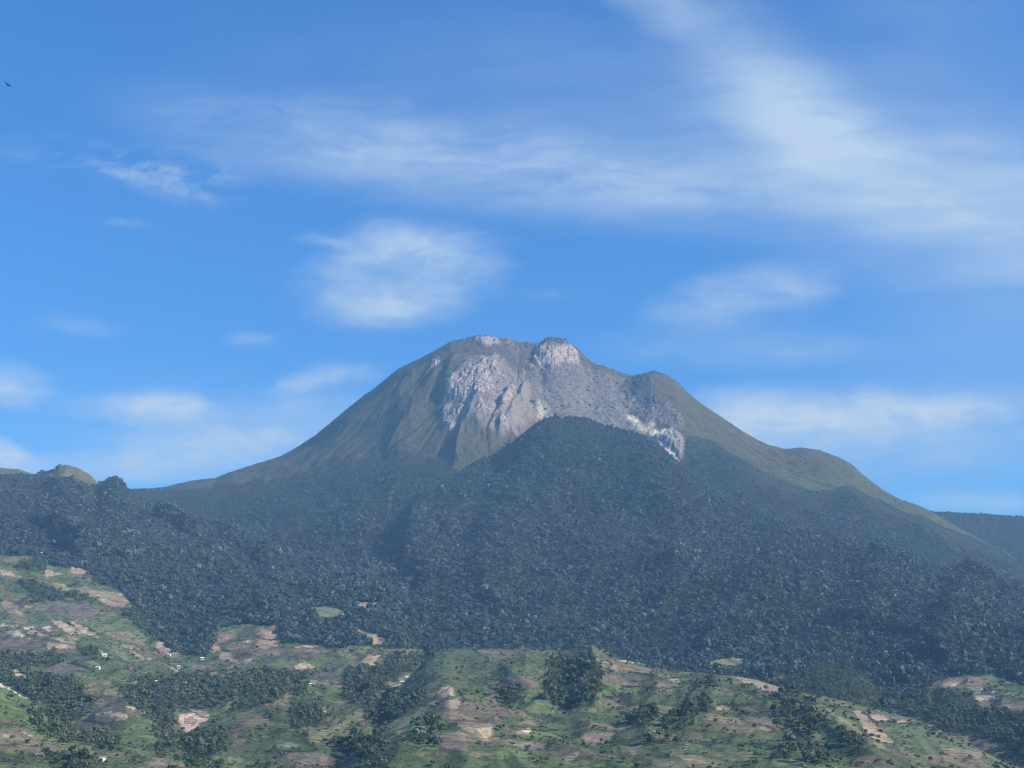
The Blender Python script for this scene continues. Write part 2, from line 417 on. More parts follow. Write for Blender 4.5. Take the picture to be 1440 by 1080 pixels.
# cone
oc = on_cone.astype(np.float32)
put(oc, (0.063, 0.068, 0.045))
put(oc * sstep(0.05, 0.8, sstep(820, 300, RR) + 0.35 * n_mid + 0.25 * n_fin) * 0.95 * (1 - 0.85 * sstep(900, 930, PX)), (0.083, 0.074, 0.064))
put(oc * sstep(0.30, 0.55, PH) * 0.9, (0.064, 0.064, 0.032))
put(oc * sstep(1040, 1160, PX) * sstep(-0.2, 0.5, n_mid + 0.5) * 0.85, (0.060, 0.072, 0.028))
put(oc * sstep(0.0, 0.55, n_mid) * 0.6, (0.040, 0.045, 0.022))
put(oc * sstep(0.05, 0.6, -g2) * 0.7 * sstep(-0.1, 0.4, gmod), (0.045, 0.050, 0.036))
put(oc * sstep(0.25, 0.55, fbm(PH * 60, RR / 260, 3, 111)) * sstep(300, 500, RR) * 0.35, (0.15, 0.135, 0.10))
put(soft_poly([(1105, 668), (1130, 664), (1200, 676), (1215, 690), (1180, 684), (1150, 692), (1120, 684)], 10) * oc * 0.8, (0.066, 0.088, 0.036))
put(oc * sstep(30, 6, treeline - PY) * sstep(-0.2, 0.4, n_fin) * 0.7, (0.05, 0.07, 0.03))
scarp_shade = soft_poly([(462, 602), (503, 583), (533, 563), (560, 546), (590, 527), (612, 510), (632, 503), (632, 492), (600, 499), (560, 519), (510, 558), (470, 591)], 14)
put(scarp_shade * oc * sstep(-0.35, 0.25, n_fin + 0.6 * n_mid) * 0.85, (0.034, 0.038, 0.026))  # self-shadow of the steep scarps below the left skyline, painted into the colour
put(oc * sstep(-0.05, 0.5, fbm(XX / 13, YY / 22, 4, 113, gain=0.65)) * 0.5, (0.045, 0.045, 0.028))
put(oc * sstep(0.1, 0.5, fbm(XX / 16, YY / 28, 4, 115, gain=0.65)) * 0.35, (0.125, 0.112, 0.082))
upper = oc * sstep(640, 420, RR) * (1 - sstep(890, 920, PX))
rk = fbm(XX / 10, H / 26, 4, 117, gain=0.66)
put(upper * sstep(0.12, 0.42, rk) * 0.8, (0.19, 0.172, 0.158))
put(upper * sstep(0.08, 0.4, -rk) * 0.8, (0.034, 0.033, 0.030))
# grassy tops on the left
KNOLL = np.zeros(H.shape, np.float32)
for p in ([(60, 672), (75, 662), (93, 652), (112, 658), (128, 668), (139, 681), (118, 682), (100, 672), (80, 672)],
          [(-80, 655), (0, 657), (30, 660), (50, 669), (20, 668), (-80, 670)]):
    q = soft_poly(p, 2, 3); KNOLL = np.maximum(KNOLL, q)
    put(q, (0.105, 0.108, 0.048))
ONLY = is_cone.astype(np.float32)
strk = fbm(XX / 8, H / 30, 4, 61, gain=0.65, ridged=True)
spk = fbm(XX / 11, (H * 0.7 + YY * 0.7) / 14, 3, 63)
midrock = soft_poly(Z(*R1, [(400, 480), (480, 380), (640, 230), (860, 240), (1000, 380), (1130, 470), (1060, 560), (980, 780), (920, 920), (840, 880), (760, 840), (640, 720), (560, 760), (480, 900), (390, 880), (360, 720)]), 16, 16)
put(sstep(0.15, 0.75, midrock * 0.8 + 0.35 * n_mid + spk * 0.45 + strk * 0.2) * 0.85, (0.125, 0.116, 0.104))
put(midrock * sstep(0.15, 0.5, strk * 0.6 + spk * 0.5) * 0.75, (0.24, 0.222, 0.205))
put(sstep(0.12, 0.62, pale_crag * 0.85 + strk * 0.40 + spk * 0.60 - 0.26) * sstep(0.01, 0.2, pale_crag), (0.31, 0.282, 0.258))
put(pale_crag * sstep(0.15, 0.5, spk) * 0.8, (0.09, 0.082, 0.08))
put(scree, (0.148, 0.143, 0.136))
put(scree * sstep(0.1, 0.5, spk) * 0.6, (0.235, 0.225, 0.212))
put(scree * sstep(0.10, 0.40, -spk + 0.4 * n_mid) * 0.8, (0.075, 0.076, 0.084))
put(scree * sstep(560, 525, PY) * sstep(-0.3, 0.3, n_mid + spk) * 0.6, (0.09, 0.09, 0.10))
put(fan, (0.19, 0.172, 0.14))
put(fan * sstep(0.0, 0.5, n_fin) * 0.4, (0.17, 0.155, 0.13))
put(knob * sstep(-0.5, 0.1, strk), (0.33, 0.282, 0.255))
put(knob * sstep(0.25, 0.6, spk) * 0.7, (0.15, 0.125, 0.115))
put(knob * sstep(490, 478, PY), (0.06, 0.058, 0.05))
put(darkrock, (0.062, 0.066, 0.062))
put(darkrock * sstep(0.15, 0.6, strk + 0.4 * spk) * 0.6 * sstep(540, 570, PY), (0.23, 0.21, 0.21))
put(sulphur * sstep(-0.45, 0.35, spk + 0.4 * strk) * 0.85, (0.44, 0.44, 0.26))
put(sul2 * sstep(-0.6, 0.1, spk), (0.60, 0.585, 0.43))
put(white * sstep(-0.4, 0.1, spk + 0.3), (0.56, 0.53, 0.47))
put(white2 * sstep(-0.3, 0.2, strk), (0.56, 0.52, 0.48))
put(flute * sstep(-0.2, 0.3, strk) * 0.8, (0.30, 0.28, 0.28))
ONLY = 1.0
ROUGH = np.clip(0.35 + crags * 0.8 + upper * 0.35, 0, 1).astype(np.float32)

# ---- farmland
FOREST_LOW = [(-800, 770), (0, 781), (55, 783), (75, 797), (125, 802), (130, 820), (165, 828), (185, 848), (198, 868), (218, 898), (245, 920), (290, 924), (298, 905), (308, 885), (340, 877), (392, 880), (396, 905), (450, 906), (462, 914), (500, 908), (545, 912),
              (600, 914), (612, 917), (625, 911), (850, 915), (905, 932), (950, 926), (1000, 923), (1050, 925), (1056, 938), (1060, 949), (1110, 952), (1126, 973), (1180, 985), (1240, 1000), (1255, 985), (1300, 975), (1320, 955), (1400, 948), (1440, 965), (1700, 985)]
fl = np.array(FOREST_LOW, float)
farm_edge = np.interp(PX, fl[:, 0], fl[:, 1]) + JX * 3
FARM = ((PY > farm_edge) & front & (WHO != 5)) | (WHO >= 6) | (WHO < 0)
FARM &= ~((WHO == 3) & (PX < 1150)) & ~((WHO == 4) & (PX < 1270))
FARM &= ~((WHO >= 6) & (~front) & (YY > CY + 300))
fi = np.nonzero(FARM.ravel())[0]
fx = (XX.ravel()[fi] + 14 * fbm(XX.ravel()[fi] / 70, YY.ravel()[fi] / 70, 2, 121)) / 62.0
fy = (YY.ravel()[fi] + 14 * fbm(XX.ravel()[fi] / 70, YY.ravel()[fi] / 70, 2, 123)) / 48.0


def voronoi(x, y, seed):
    xi = np.floor(x).astype(np.int32); yi = np.floor(y).astype(np.int32)
    d1 = np.full(x.shape, 9.0); d2 = np.full(x.shape, 9.0); cid = np.zeros(x.shape, np.int32)
    for ox in (-1, 0, 1):
        for oy in (-1, 0, 1):
            h = PERM[(PERM[(xi + ox + seed) & 4095] + yi + oy) & 4095]
            h2 = PERM[(h + 977) & 4095]
            dx = xi + ox + h / 4096.0 - x; dy = yi + oy + h2 / 4096.0 - y
            d = np.sqrt(dx * dx + dy * dy)
            closer = d < d1
            d2 = np.where(closer, d1, np.minimum(d2, d))
            cid = np.where(closer, h, cid); d1 = np.where(closer, d, d1)
    return d1, d2, cid


v1, v2, cid = voronoi(fx, fy, 5)
PAL = np.array([(0.060, 0.088, 0.036), (0.075, 0.105, 0.042), (0.052, 0.078, 0.035), (0.085, 0.105, 0.050), (0.10, 0.105, 0.055), (0.066, 0.098, 0.036),
                (0.058, 0.080, 0.046), (0.12, 0.11, 0.07), (0.068, 0.096, 0.042), (0.048, 0.070, 0.033), (0.10, 0.088, 0.068), (0.08, 0.112, 0.045)], np.float32)
fc = PAL[cid % len(PAL)]
hedge = sstep(0.10, 0.03, v2 - v1)
fc = fc * (1 - 0.55 * hedge[:, None]) + np.array((0.02, 0.03, 0.015), np.float32) * 0.55 * hedge[:, None]
cf = COL.reshape(-1, 3)
cf[fi] = fc * np.array((1.38, 1.36, 1.40), np.float32)
COL = cf.reshape(COL.shape)
HEDGE = np.zeros(H.size, np.float32); HEDGE[fi] = hedge; HEDGE = HEDGE.reshape(H.shape)
OPEN = np.zeros(H.shape, np.float32)               # bare or mown plots where no bush grows

KIND = {'P': (0.265, 0.212, 0.155), 'p': (0.175, 0.146, 0.108), 'T': (0.290, 0.240, 0.160), 'W': (0.370, 0.335, 0.260), 'D': (0.112, 0.099, 0.082), 'O': (0.185, 0.160, 0.095),
        'M': (0.135, 0.122, 0.082), 'G': (0.082, 0.114, 0.058), 'B': (0.092, 0.138, 0.052), 'Y': (0.138, 0.150, 0.078), 'C': (0.130, 0.160, 0.110), 'K': (0.020, 0.028, 0.016), 'S': (0.44, 0.33, 0.26)}
PLOTS = []


def plots(ox, oy, s, items):
    for k, pts in items:
        PLOTS.append((k, Z(ox, oy, s, pts)))


plots(0, 760, 6, [
    ('M', [(-60, 130), (140, 130), (150, 185), (-60, 200)]), ('O', [(-60, 245), (60, 250), (130, 275), (260, 320), (400, 345), (540, 370), (600, 400), (580, 430), (480, 420), (380, 370), (200, 330), (60, 310)]),
    ('P', [(0, 255), (60, 255), (130, 280), (200, 310), (100, 305), (0, 290)]),
    ('P', [(380, 250), (430, 245), (510, 280), (430, 310), (380, 310)]), ('P', [(560, 275), (610, 225), (780, 235), (770, 255), (690, 290)]),
    ('O', [(600, 395), (720, 410), (930, 430), (1030, 440), (1090, 510), (1060, 560), (960, 560), (830, 510), (720, 450)]), ('T', [(780, 480), (830, 465), (960, 510), (1040, 550), (960, 560), (850, 520)]),
    ('C', [(1080, 545), (1190, 560), (1190, 570), (1080, 560)]),
    ('D', [(330, 540), (480, 510), (600, 520), (720, 530), (850, 590), (850, 620), (640, 680), (500, 640), (400, 590)]), ('G', [(640, 680), (850, 630), (1000, 650), (1060, 700), (1150, 730), (1240, 830), (1290, 900), (1100, 870), (950, 840), (850, 790)]),
    ('M', [(860, 780), (1040, 740), (1180, 840), (1260, 900), (1000, 850)]), ('P', [(0, 520), (40, 500), (150, 540), (170, 600), (200, 630), (60, 620), (20, 560)]), ('P', [(170, 530), (270, 545), (290, 580), (210, 580)]),
    ('G', [(-60, 640), (100, 640), (100, 690), (-60, 700)]), ('G', [(250, 640), (380, 600), (420, 660), (340, 720), (250, 700)]), ('M', [(100, 640), (250, 650), (240, 710), (150, 720)]),
    ('W', [(-60, 698), (120, 703), (160, 730), (-60, 730)]), ('W', [(50, 765), (170, 755), (210, 805), (190, 820), (50, 790)]), ('P', [(210, 760), (300, 755), (410, 800), (350, 820), (230, 790)]), ('W', [(180, 730), (310, 715), (300, 745), (200, 750)]),
    ('W', [(340, 730), (430, 720), (440, 760), (480, 770), (400, 780)]), ('W', [(220, 820), (390, 850), (380, 860), (240, 840)]), ('T', [(410, 670), (540, 680), (640, 740), (650, 790), (600, 805), (540, 760), (480, 720)]),
    ('T', [(540, 795), (660, 830), (640, 845), (580, 830)]), ('P', [(560, 680), (640, 690), (770, 770), (860, 800), (840, 830), (740, 800), (660, 790), (640, 740)]), ('W', [(650, 750), (700, 790), (780, 790), (760, 770), (680, 745)]),
    ('D', [(-60, 800), (0, 800), (200, 830), (380, 860), (380, 910), (270, 940), (130, 940), (-60, 910)]), ('P', [(390, 860), (450, 855), (640, 890), (640, 915), (430, 925), (390, 910)]), ('T', [(380, 820), (480, 820), (650, 860), (640, 880), (500, 855)]),
    ('M', [(430, 930), (590, 930), (530, 970), (420, 960)]), ('W', [(820, 925), (880, 935), (840, 950)]), ('P', [(1310, 870), (1380, 850), (1440, 870), (1440, 955), (1380, 945), (1320, 910)]),
    ('P', [(1010, 885), (1080, 875), (1170, 905), (1390, 945), (1390, 965), (1180, 920), (1080, 915)]), ('D', [(1100, 920), (1180, 925), (1390, 970), (1380, 1010), (1270, 1005), (1190, 960)]), ('T', [(1080, 920), (1200, 970), (1280, 1000), (1250, 1010), (1140, 980)]),
    ('C', [(930, 920), (1010, 930), (1100, 990), (1040, 1010), (980, 960)]), ('K', [(520, 665), (620, 700), (640, 735), (620, 735), (540, 685)]), ('K', [(700, 715), (850, 785), (840, 795), (720, 735)]), ('C', [(340, 600), (480, 630), (470, 640), (350, 615)])])
plots(200, 800, 6, [
    ('P', [(110, 630), (150, 610), (210, 615), (240, 650), (270, 680), (320, 690), (325, 720), (220, 725), (150, 690), (110, 660)]), ('M', [(0, 670), (100, 690), (210, 720), (330, 730), (330, 760), (180, 740), (0, 700)]),
    ('W', [(0, 745), (70, 755), (60, 768), (0, 765)]), ('G', [(0, 770), (180, 770), (330, 760), (430, 790), (560, 830), (580, 850), (420, 880), (250, 890), (0, 850)]), ('T', [(170, 805), (210, 805), (280, 840), (370, 855), (360, 872), (280, 868)]),
    ('p', [(420, 800), (500, 800), (560, 830), (570, 855), (430, 850)]), ('C', [(560, 780), (660, 790), (760, 810), (740, 820), (580, 800)]), ('P', [(570, 630), (620, 620), (660, 650), (660, 680), (600, 710), (570, 690)]),
    ('p', [(670, 530), (760, 535), (790, 590), (780, 600), (640, 640), (630, 590)]), ('G', [(770, 480), (860, 480), (960, 490), (950, 570), (800, 590), (800, 540)]), ('T', [(800, 620), (880, 595), (950, 590), (940, 620)]),
    ('M', [(690, 660), (760, 625), (940, 625), (940, 720), (800, 720)]), ('P', [(960, 530), (1010, 510), (1120, 510), (1160, 560), (1165, 640), (1120, 660), (1060, 680), (960, 680)]), ('p', [(660, 700), (740, 700), (800, 760), (820, 790), (740, 800), (640, 760)]),
    ('M', [(820, 740), (940, 730), (930, 790), (830, 810)]), ('p', [(960, 690), (1170, 670), (1170, 740), (960, 740)]), ('G', [(830, 840), (950, 770), (1060, 750), (1240, 760), (1370, 770), (1300, 810), (1240, 850), (900, 850)]),
    ('T', [(1240, 850), (1330, 790), (1440, 790), (1440, 840), (1330, 860)]), ('P', [(1250, 650), (1500, 645), (1500, 665), (1260, 670)]), ('p', [(1260, 685), (1500, 680), (1500, 700), (1270, 700)]), ('D', [(1260, 710), (1500, 705), (1500, 770), (1300, 760)]),
    ('M', [(560, 865), (840, 840), (820, 870), (640, 930), (560, 900)]), ('K', [(960, 575), (1110, 590), (1160, 610), (1110, 602), (960, 588)]), ('K', [(660, 680), (740, 690), (740, 700), (660, 695)]), ('K', [(565, 860), (820, 845), (820, 855), (570, 872)])])
plots(0, 900, 6, [
    ('S', [(100, 250), (130, 250), (190, 290), (265, 310), (210, 345), (110, 320)]), ('D', [(380, 260), (450, 210), (560, 180), (700, 220), (720, 250), (640, 270), (520, 300), (400, 310)]), ('Y', [(640, 170), (800, 170), (870, 210), (900, 250), (820, 240), (730, 200)]),
    ('O', [(730, 370), (890, 325), (970, 360), (900, 390), (840, 410), (820, 450), (750, 440)]), ('B', [(-60, 380), (100, 430), (250, 500), (420, 590), (560, 700), (620, 760), (560, 850), (400, 850), (300, 760), (100, 680), (-60, 640)]),
    ('W', [(-60, 340), (0, 362), (100, 412), (240, 490), (215, 492), (90, 430), (-60, 372)]), ('W', [(770, 620), (940, 600), (930, 625), (780, 640)]), ('Y', [(820, 590), (880, 560), (980, 570), (900, 610)]), ('T', [(860, 650), (1000, 600), (1060, 630), (1080, 670), (960, 690), (1000, 650)]),
    ('W', [(1050, 560), (1120, 555), (1200, 610), (1140, 590)]), ('D', [(700, 670), (860, 650), (870, 690), (800, 690)]), ('D', [(1000, 580), (1130, 600), (1190, 630), (1060, 630)]), ('O', [(640, 720), (690, 695), (760, 700), (950, 740), (960, 790), (840, 790), (760, 760)]),
    ('W', [(720, 750), (860, 770), (850, 790), (760, 770)]), ('B', [(980, 760), (1060, 730), (1200, 690), (1300, 740), (1380, 850), (1380, 920), (1100, 960), (980, 840)]), ('M', [(-60, 750), (180, 730), (330, 830), (200, 870), (-60, 870)]),
    ('W', [(170, 770), (330, 830), (315, 838), (170, 782)]), ('M', [(200, 930), (520, 900), (760, 940), (980, 950), (1040, 1000), (700, 980), (400, 990), (280, 960)]), ('C', [(-60, 820), (200, 850), (200, 865), (-60, 840)]), ('K', [(690, 665), (860, 690), (900, 710), (860, 715), (700, 685)]),
    ('K', [(560, 180), (720, 215), (760, 245), (700, 235), (560, 195)]), ('M', [(1150, 1080), (1260, 1040), (1440, 1000), (1440, 1080)])])
plots(220, 900, 6, [
    ('P', [(280, 580), (400, 590), (440, 640), (380, 640), (300, 610)]), ('S', [(190, 630), (250, 615), (300, 615), (370, 660), (440, 650), (445, 675), (380, 695), (350, 740), (300, 760), (300, 790), (260, 790), (210, 730), (190, 690)]), ('T', [(230, 660), (310, 645), (350, 680), (310, 720), (235, 700)]),
    ('Y', [(480, 705), (620, 645), (780, 595), (930, 550), (910, 575), (760, 625), (620, 665), (500, 715)]), ('T', [(500, 720), (590, 745), (580, 770), (520, 760)]), ('M', [(640, 720), (740, 740), (740, 830), (760, 900), (640, 900)]), ('C', [(900, 900), (1130, 860), (1240, 880), (1100, 920)]),
    ('C', [(1150, 960), (1300, 960), (1400, 1000), (1180, 990)]), ('Y', [(1270, 760), (1440, 700), (1440, 880), (1280, 880)]), ('O', [(650, 640), (800, 610), (940, 660), (960, 720), (800, 740), (700, 720)]), ('K', [(900, 940), (1200, 925), (1300, 945), (1200, 945), (930, 955)]), ('C', [(560, 980), (740, 1000), (740, 1040), (600, 1030)])])
plots(420, 900, 6, [
    ('T', [(510, 175), (600, 125), (690, 125), (680, 160), (640, 210), (610, 230), (540, 190)]), ('P', [(720, 410), (830, 370), (900, 380), (840, 420), (770, 430)]), ('Y', [(440, 620), (540, 590), (560, 650), (400, 760), (250, 840), (80, 860), (100, 800), (300, 720)]),
    ('G', [(1160, 90), (1440, 80), (1440, 360), (1300, 380), (1100, 240)]), ('T', [(1160, 450), (1200, 400), (1270, 385), (1320, 410), (1310, 470), (1200, 500)]), ('P', [(1230, 510), (1360, 475), (1370, 550), (1310, 600), (1220, 560)]), ('P', [(1090, 540), (1170, 505), (1180, 540), (1130, 560)]),
    ('Y', [(740, 740), (850, 650), (960, 640), (1040, 560), (1160, 580), (1000, 650), (930, 720), (860, 820)]), ('B', [(880, 800), (950, 700), (1100, 640), (1240, 680), (1280, 760), (1200, 800), (1180, 930), (980, 940)]), ('O', [(880, 910), (1000, 950), (1200, 950), (1330, 990), (1200, 985), (960, 960)]),
    ('p', [(1160, 800), (1340, 770), (1440, 840), (1440, 940), (1220, 930)]), ('K', [(700, 715), (840, 640), (850, 655), (720, 730), (600, 780)]), ('D', [(1000, 270), (1210, 262), (1210, 270), (1000, 280)]), ('p', [(60, 350), (180, 320), (150, 380), (80, 390)]), ('P', [(150, 560), (220, 560), (250, 610), (200, 610)])])
plots(620, 900, 6, [
    ('G', [(0, 85), (860, 105), (900, 180), (800, 300), (400, 300), (200, 430), (0, 350)]), ('M', [(300, 85), (700, 90), (720, 150), (400, 160)]), ('T', [(0, 440), (40, 390), (110, 400), (120, 450), (0, 490)]), ('p', [(150, 690), (280, 690), (440, 720), (460, 800), (400, 880), (330, 860), (250, 790), (150, 740)]),
    ('T', [(280, 740), (420, 730), (440, 790), (380, 860), (330, 800)]), ('P', [(560, 790), (640, 770), (740, 735), (770, 760), (740, 800), (640, 800)]), ('p', [(640, 700), (740, 670), (860, 680), (780, 720), (640, 720)]), ('p', [(1160, 800), (1200, 770), (1440, 780), (1440, 850), (1280, 890), (1220, 870)]),
    ('p', [(580, 870), (780, 850), (900, 880), (860, 930), (640, 920)]), ('p', [(0, 830), (160, 780), (240, 860), (220, 900), (0, 920)]), ('O', [(240, 950), (330, 930), (460, 950), (400, 990), (260, 990)]), ('p', [(1010, 990), (1160, 940), (1180, 980), (1060, 1040)]), ('W', [(650, 765), (700, 750), (750, 770), (730, 790)]),
    ('K', [(800, 760), (980, 750), (980, 768), (820, 775)]), ('C', [(1000, 690), (1180, 680), (1170, 700), (1010, 710)]), ('M', [(160, 560), (460, 560), (700, 640), (400, 680), (200, 640)])])
plots(820, 900, 6, [
    ('P', [(700, 345), (740, 320), (830, 330), (800, 355)]), ('K', [(700, 330), (740, 305), (830, 315), (835, 328), (740, 318)]), ('p', [(560, 380), (700, 365), (830, 380), (640, 400)]), ('W', [(280, 172), (360, 168), (450, 192), (560, 216), (440, 198), (300, 182)]), ('p', [(210, 310), (260, 300), (300, 310), (240, 350)]),
    ('O', [(230, 190), (300, 190), (560, 235), (560, 290), (420, 270), (230, 260)]), ('p', [(0, 790), (80, 775), (300, 775), (250, 830), (130, 870), (0, 860)]), ('O', [(470, 820), (560, 770), (640, 740), (660, 770), (600, 830), (540, 840)]), ('P', [(490, 825), (580, 815), (560, 840)]), ('p', [(370, 920), (480, 890), (580, 930), (560, 980), (420, 980)]),
    ('T', [(1110, 560), (1260, 555), (1240, 590), (1120, 600)]), ('M', [(1260, 560), (1440, 560), (1440, 590), (1260, 590)]), ('Y', [(580, 990), (800, 905), (880, 870), (920, 880), (840, 920), (640, 985)]), ('Y', [(540, 1090), (600, 1000), (760, 940), (860, 960), (1080, 990), (1180, 1090)]), ('O', [(780, 980), (1000, 1000), (1080, 1040), (900, 1080)]),
    ('K', [(880, 440), (940, 380), (990, 370), (900, 470), (810, 590), (790, 590)]), ('P', [(1280, 310), (1420, 305), (1440, 330), (1440, 380), (1360, 370)]), ('Y', [(1040, 185), (1280, 145), (1410, 180), (1250, 220), (1060, 230)]), ('K', [(1120, 540), (1440, 535), (1440, 550), (1120, 552)]), ('K', [(400, 265), (600, 290), (600, 305), (400, 278)]),  # the first dark strip here paints in the shadow along a gap line
    ('K', [(330, 385), (640, 400), (860, 390), (860, 402), (640, 412), (330, 395)]), ('C', [(940, 780), (1040, 640), (1022, 640), (930, 770)]), ('O', [(560, 560), (760, 560), (800, 620), (700, 640), (600, 600)])])
plots(1020, 900, 6, [
    ('P', [(130, 330), (220, 320), (340, 360), (440, 390), (540, 430), (480, 465), (300, 420), (220, 370)]), ('Y', [(400, 312), (640, 305), (640, 345), (440, 350)]), ('Y', [(620, 440), (760, 520), (900, 600), (1060, 690), (1180, 790), (1200, 830), (1000, 740), (820, 640), (760, 560)]), ('M', [(760, 470), (900, 495), (1060, 515), (1060, 560), (960, 560), (860, 510)]),
    ('T', [(1070, 600), (1120, 590), (1200, 650), (1260, 710), (1340, 790), (1430, 860), (1400, 880), (1300, 860), (1200, 800), (1130, 690)]), ('P', [(1200, 640), (1300, 620), (1390, 670), (1280, 690)]), ('G', [(1260, 700), (1440, 680), (1440, 850), (1330, 760)]), ('W', [(0, 558), (70, 558), (40, 590), (0, 595)]), ('M', [(80, 560), (500, 570), (500, 600), (100, 590)]),
    ('O', [(1180, 830), (1260, 860), (1340, 890), (1420, 940), (1300, 920), (1180, 880)]), ('K', [(1130, 585), (1200, 630), (1290, 695), (1280, 705), (1190, 640)])])
plots(1200, 900, 6, [
    ('M', [(840, 310), (1000, 290), (1120, 350), (1100, 400), (960, 360)]), ('C', [(960, 380), (1140, 430), (1160, 450), (1010, 470), (980, 440)]), ('T', [(740, 360), (850, 345), (960, 365), (900, 375), (850, 400), (760, 405)]), ('W', [(900, 350), (1060, 390), (1210, 445), (1180, 450), (1040, 400)]),
    ('P', [(1010, 470), (1150, 460), (1210, 480), (1140, 510), (1030, 530)]), ('p', [(1210, 545), (1500, 500), (1500, 600), (1280, 590)]), ('M', [(330, 380), (460, 360), (480, 430), (350, 450)]), ('G', [(240, 700), (560, 730), (760, 800), (700, 960), (560, 970), (350, 860)]), ('P', [(360, 680), (400, 660), (480, 690), (440, 700), (370, 700)]),
    ('Y', [(360, 880), (460, 930), (600, 1010), (680, 1090), (520, 1090), (400, 950)]), ('p', [(730, 870), (880, 910), (1100, 950), (1100, 1000), (860, 1000), (740, 930)]), ('Y', [(560, 662), (760, 772), (740, 792), (600, 700)])])
# clearings in the woods
plots(400, 760, 3, [
    ('Y', [(118, 285), (190, 275), (250, 300), (262, 325), (150, 322)]), ('O', [(280, 260), (400, 262), (405, 280), (330, 290)]), ('O', [(250, 345), (310, 370), (370, 395), (440, 420), (430, 435), (380, 440), (340, 400), (280, 370)]), ('T', [(360, 415), (400, 415), (385, 440), (370, 440)])])
CLEAR_FROM = len(PLOTS) - 4
plots(720, 440, 3, [('G', [(320, 585), (380, 565), (450, 592), (430, 606), (335, 600)]), ('G', [(495, 800), (530, 785), (575, 850), (540, 870), (505, 840)])])
plots(0, 600, 3, [('p', [(840, 515), (880, 530), (920, 550), (880, 560), (845, 535)])])
plots(400, 760, 3, [('M', [(220, 130), (250, 105), (285, 115), (280, 170), (245, 172)])])
plots(820, 900, 6, [('Y', [(1040, 185), (1280, 145), (1410, 180), (1250, 220), (1060, 230)])])

CLEAR = np.zeros(H.shape, bool)
jit_plot = 5.0
for i, (k, pts) in enumerate(PLOTS):
    m = poly_mask(pts, jit_plot)
    if i < CLEAR_FROM:
        m &= FARM | (PY > farm_edge - 6)
    elif i < CLEAR_FROM + 4 or i >= len(PLOTS) - 1:
        CLEAR |= m | poly_mask([(a, b + 5) for a, b in pts], jit_plot)
    col = np.array(KIND[k], np.float32) * (0.86 + 0.28 * random.random())
    var = (1 + 0.22 * n_fin[m] + 0.20 * n_mid[m])[:, None]
    COL[m] = col * var * 1.16
    if i < CLEAR_FROM and k != 'K':
        core = m.copy()
        core[1:-1, 1:-1] = m[1:-1, 1:-1] & m[:-2, 1:-1] & m[2:, 1:-1] & m[1:-1, :-2] & m[1:-1, 2:]
        rim = m & ~core & (JX + 0.6 * n_fin > -0.12)
        COL[rim] = COL[rim] * 0.35 + np.array((0.042, 0.056, 0.030), np.float32) * 0.65
    OPEN[m] = {'B': 0.15, 'G': 0.45, 'Y': 0.6, 'M': 0.7, 'K': 0.4}.get(k, 1.0)
# plough lines and terrace edges following the contour
stripe = fbm(XX / 34, H / 2.6 + YY / 90, 3, 131)
COL = COL * np.where(FARM, 1 + 0.42 * stripe, 1)[..., None]
rows_ = np.sin(H * 1.9 + 3 * n_mid) * 0.5 + 0.5
terr = FARM * sstep(0.72, 0.95, rows_) * 0.6 * sstep(-0.35, 0.15, fbm(XX / 90, YY / 90, 2, 133))
put(terr * (0.45 + 0.55 * (OPEN > 0.5)), (0.048, 0.052, 0.034))
COL = COL * (1 + 0.16 * n_fin + 0.12 * n_big)[..., None]
COL = np.clip(COL, 0.008, 0.75)

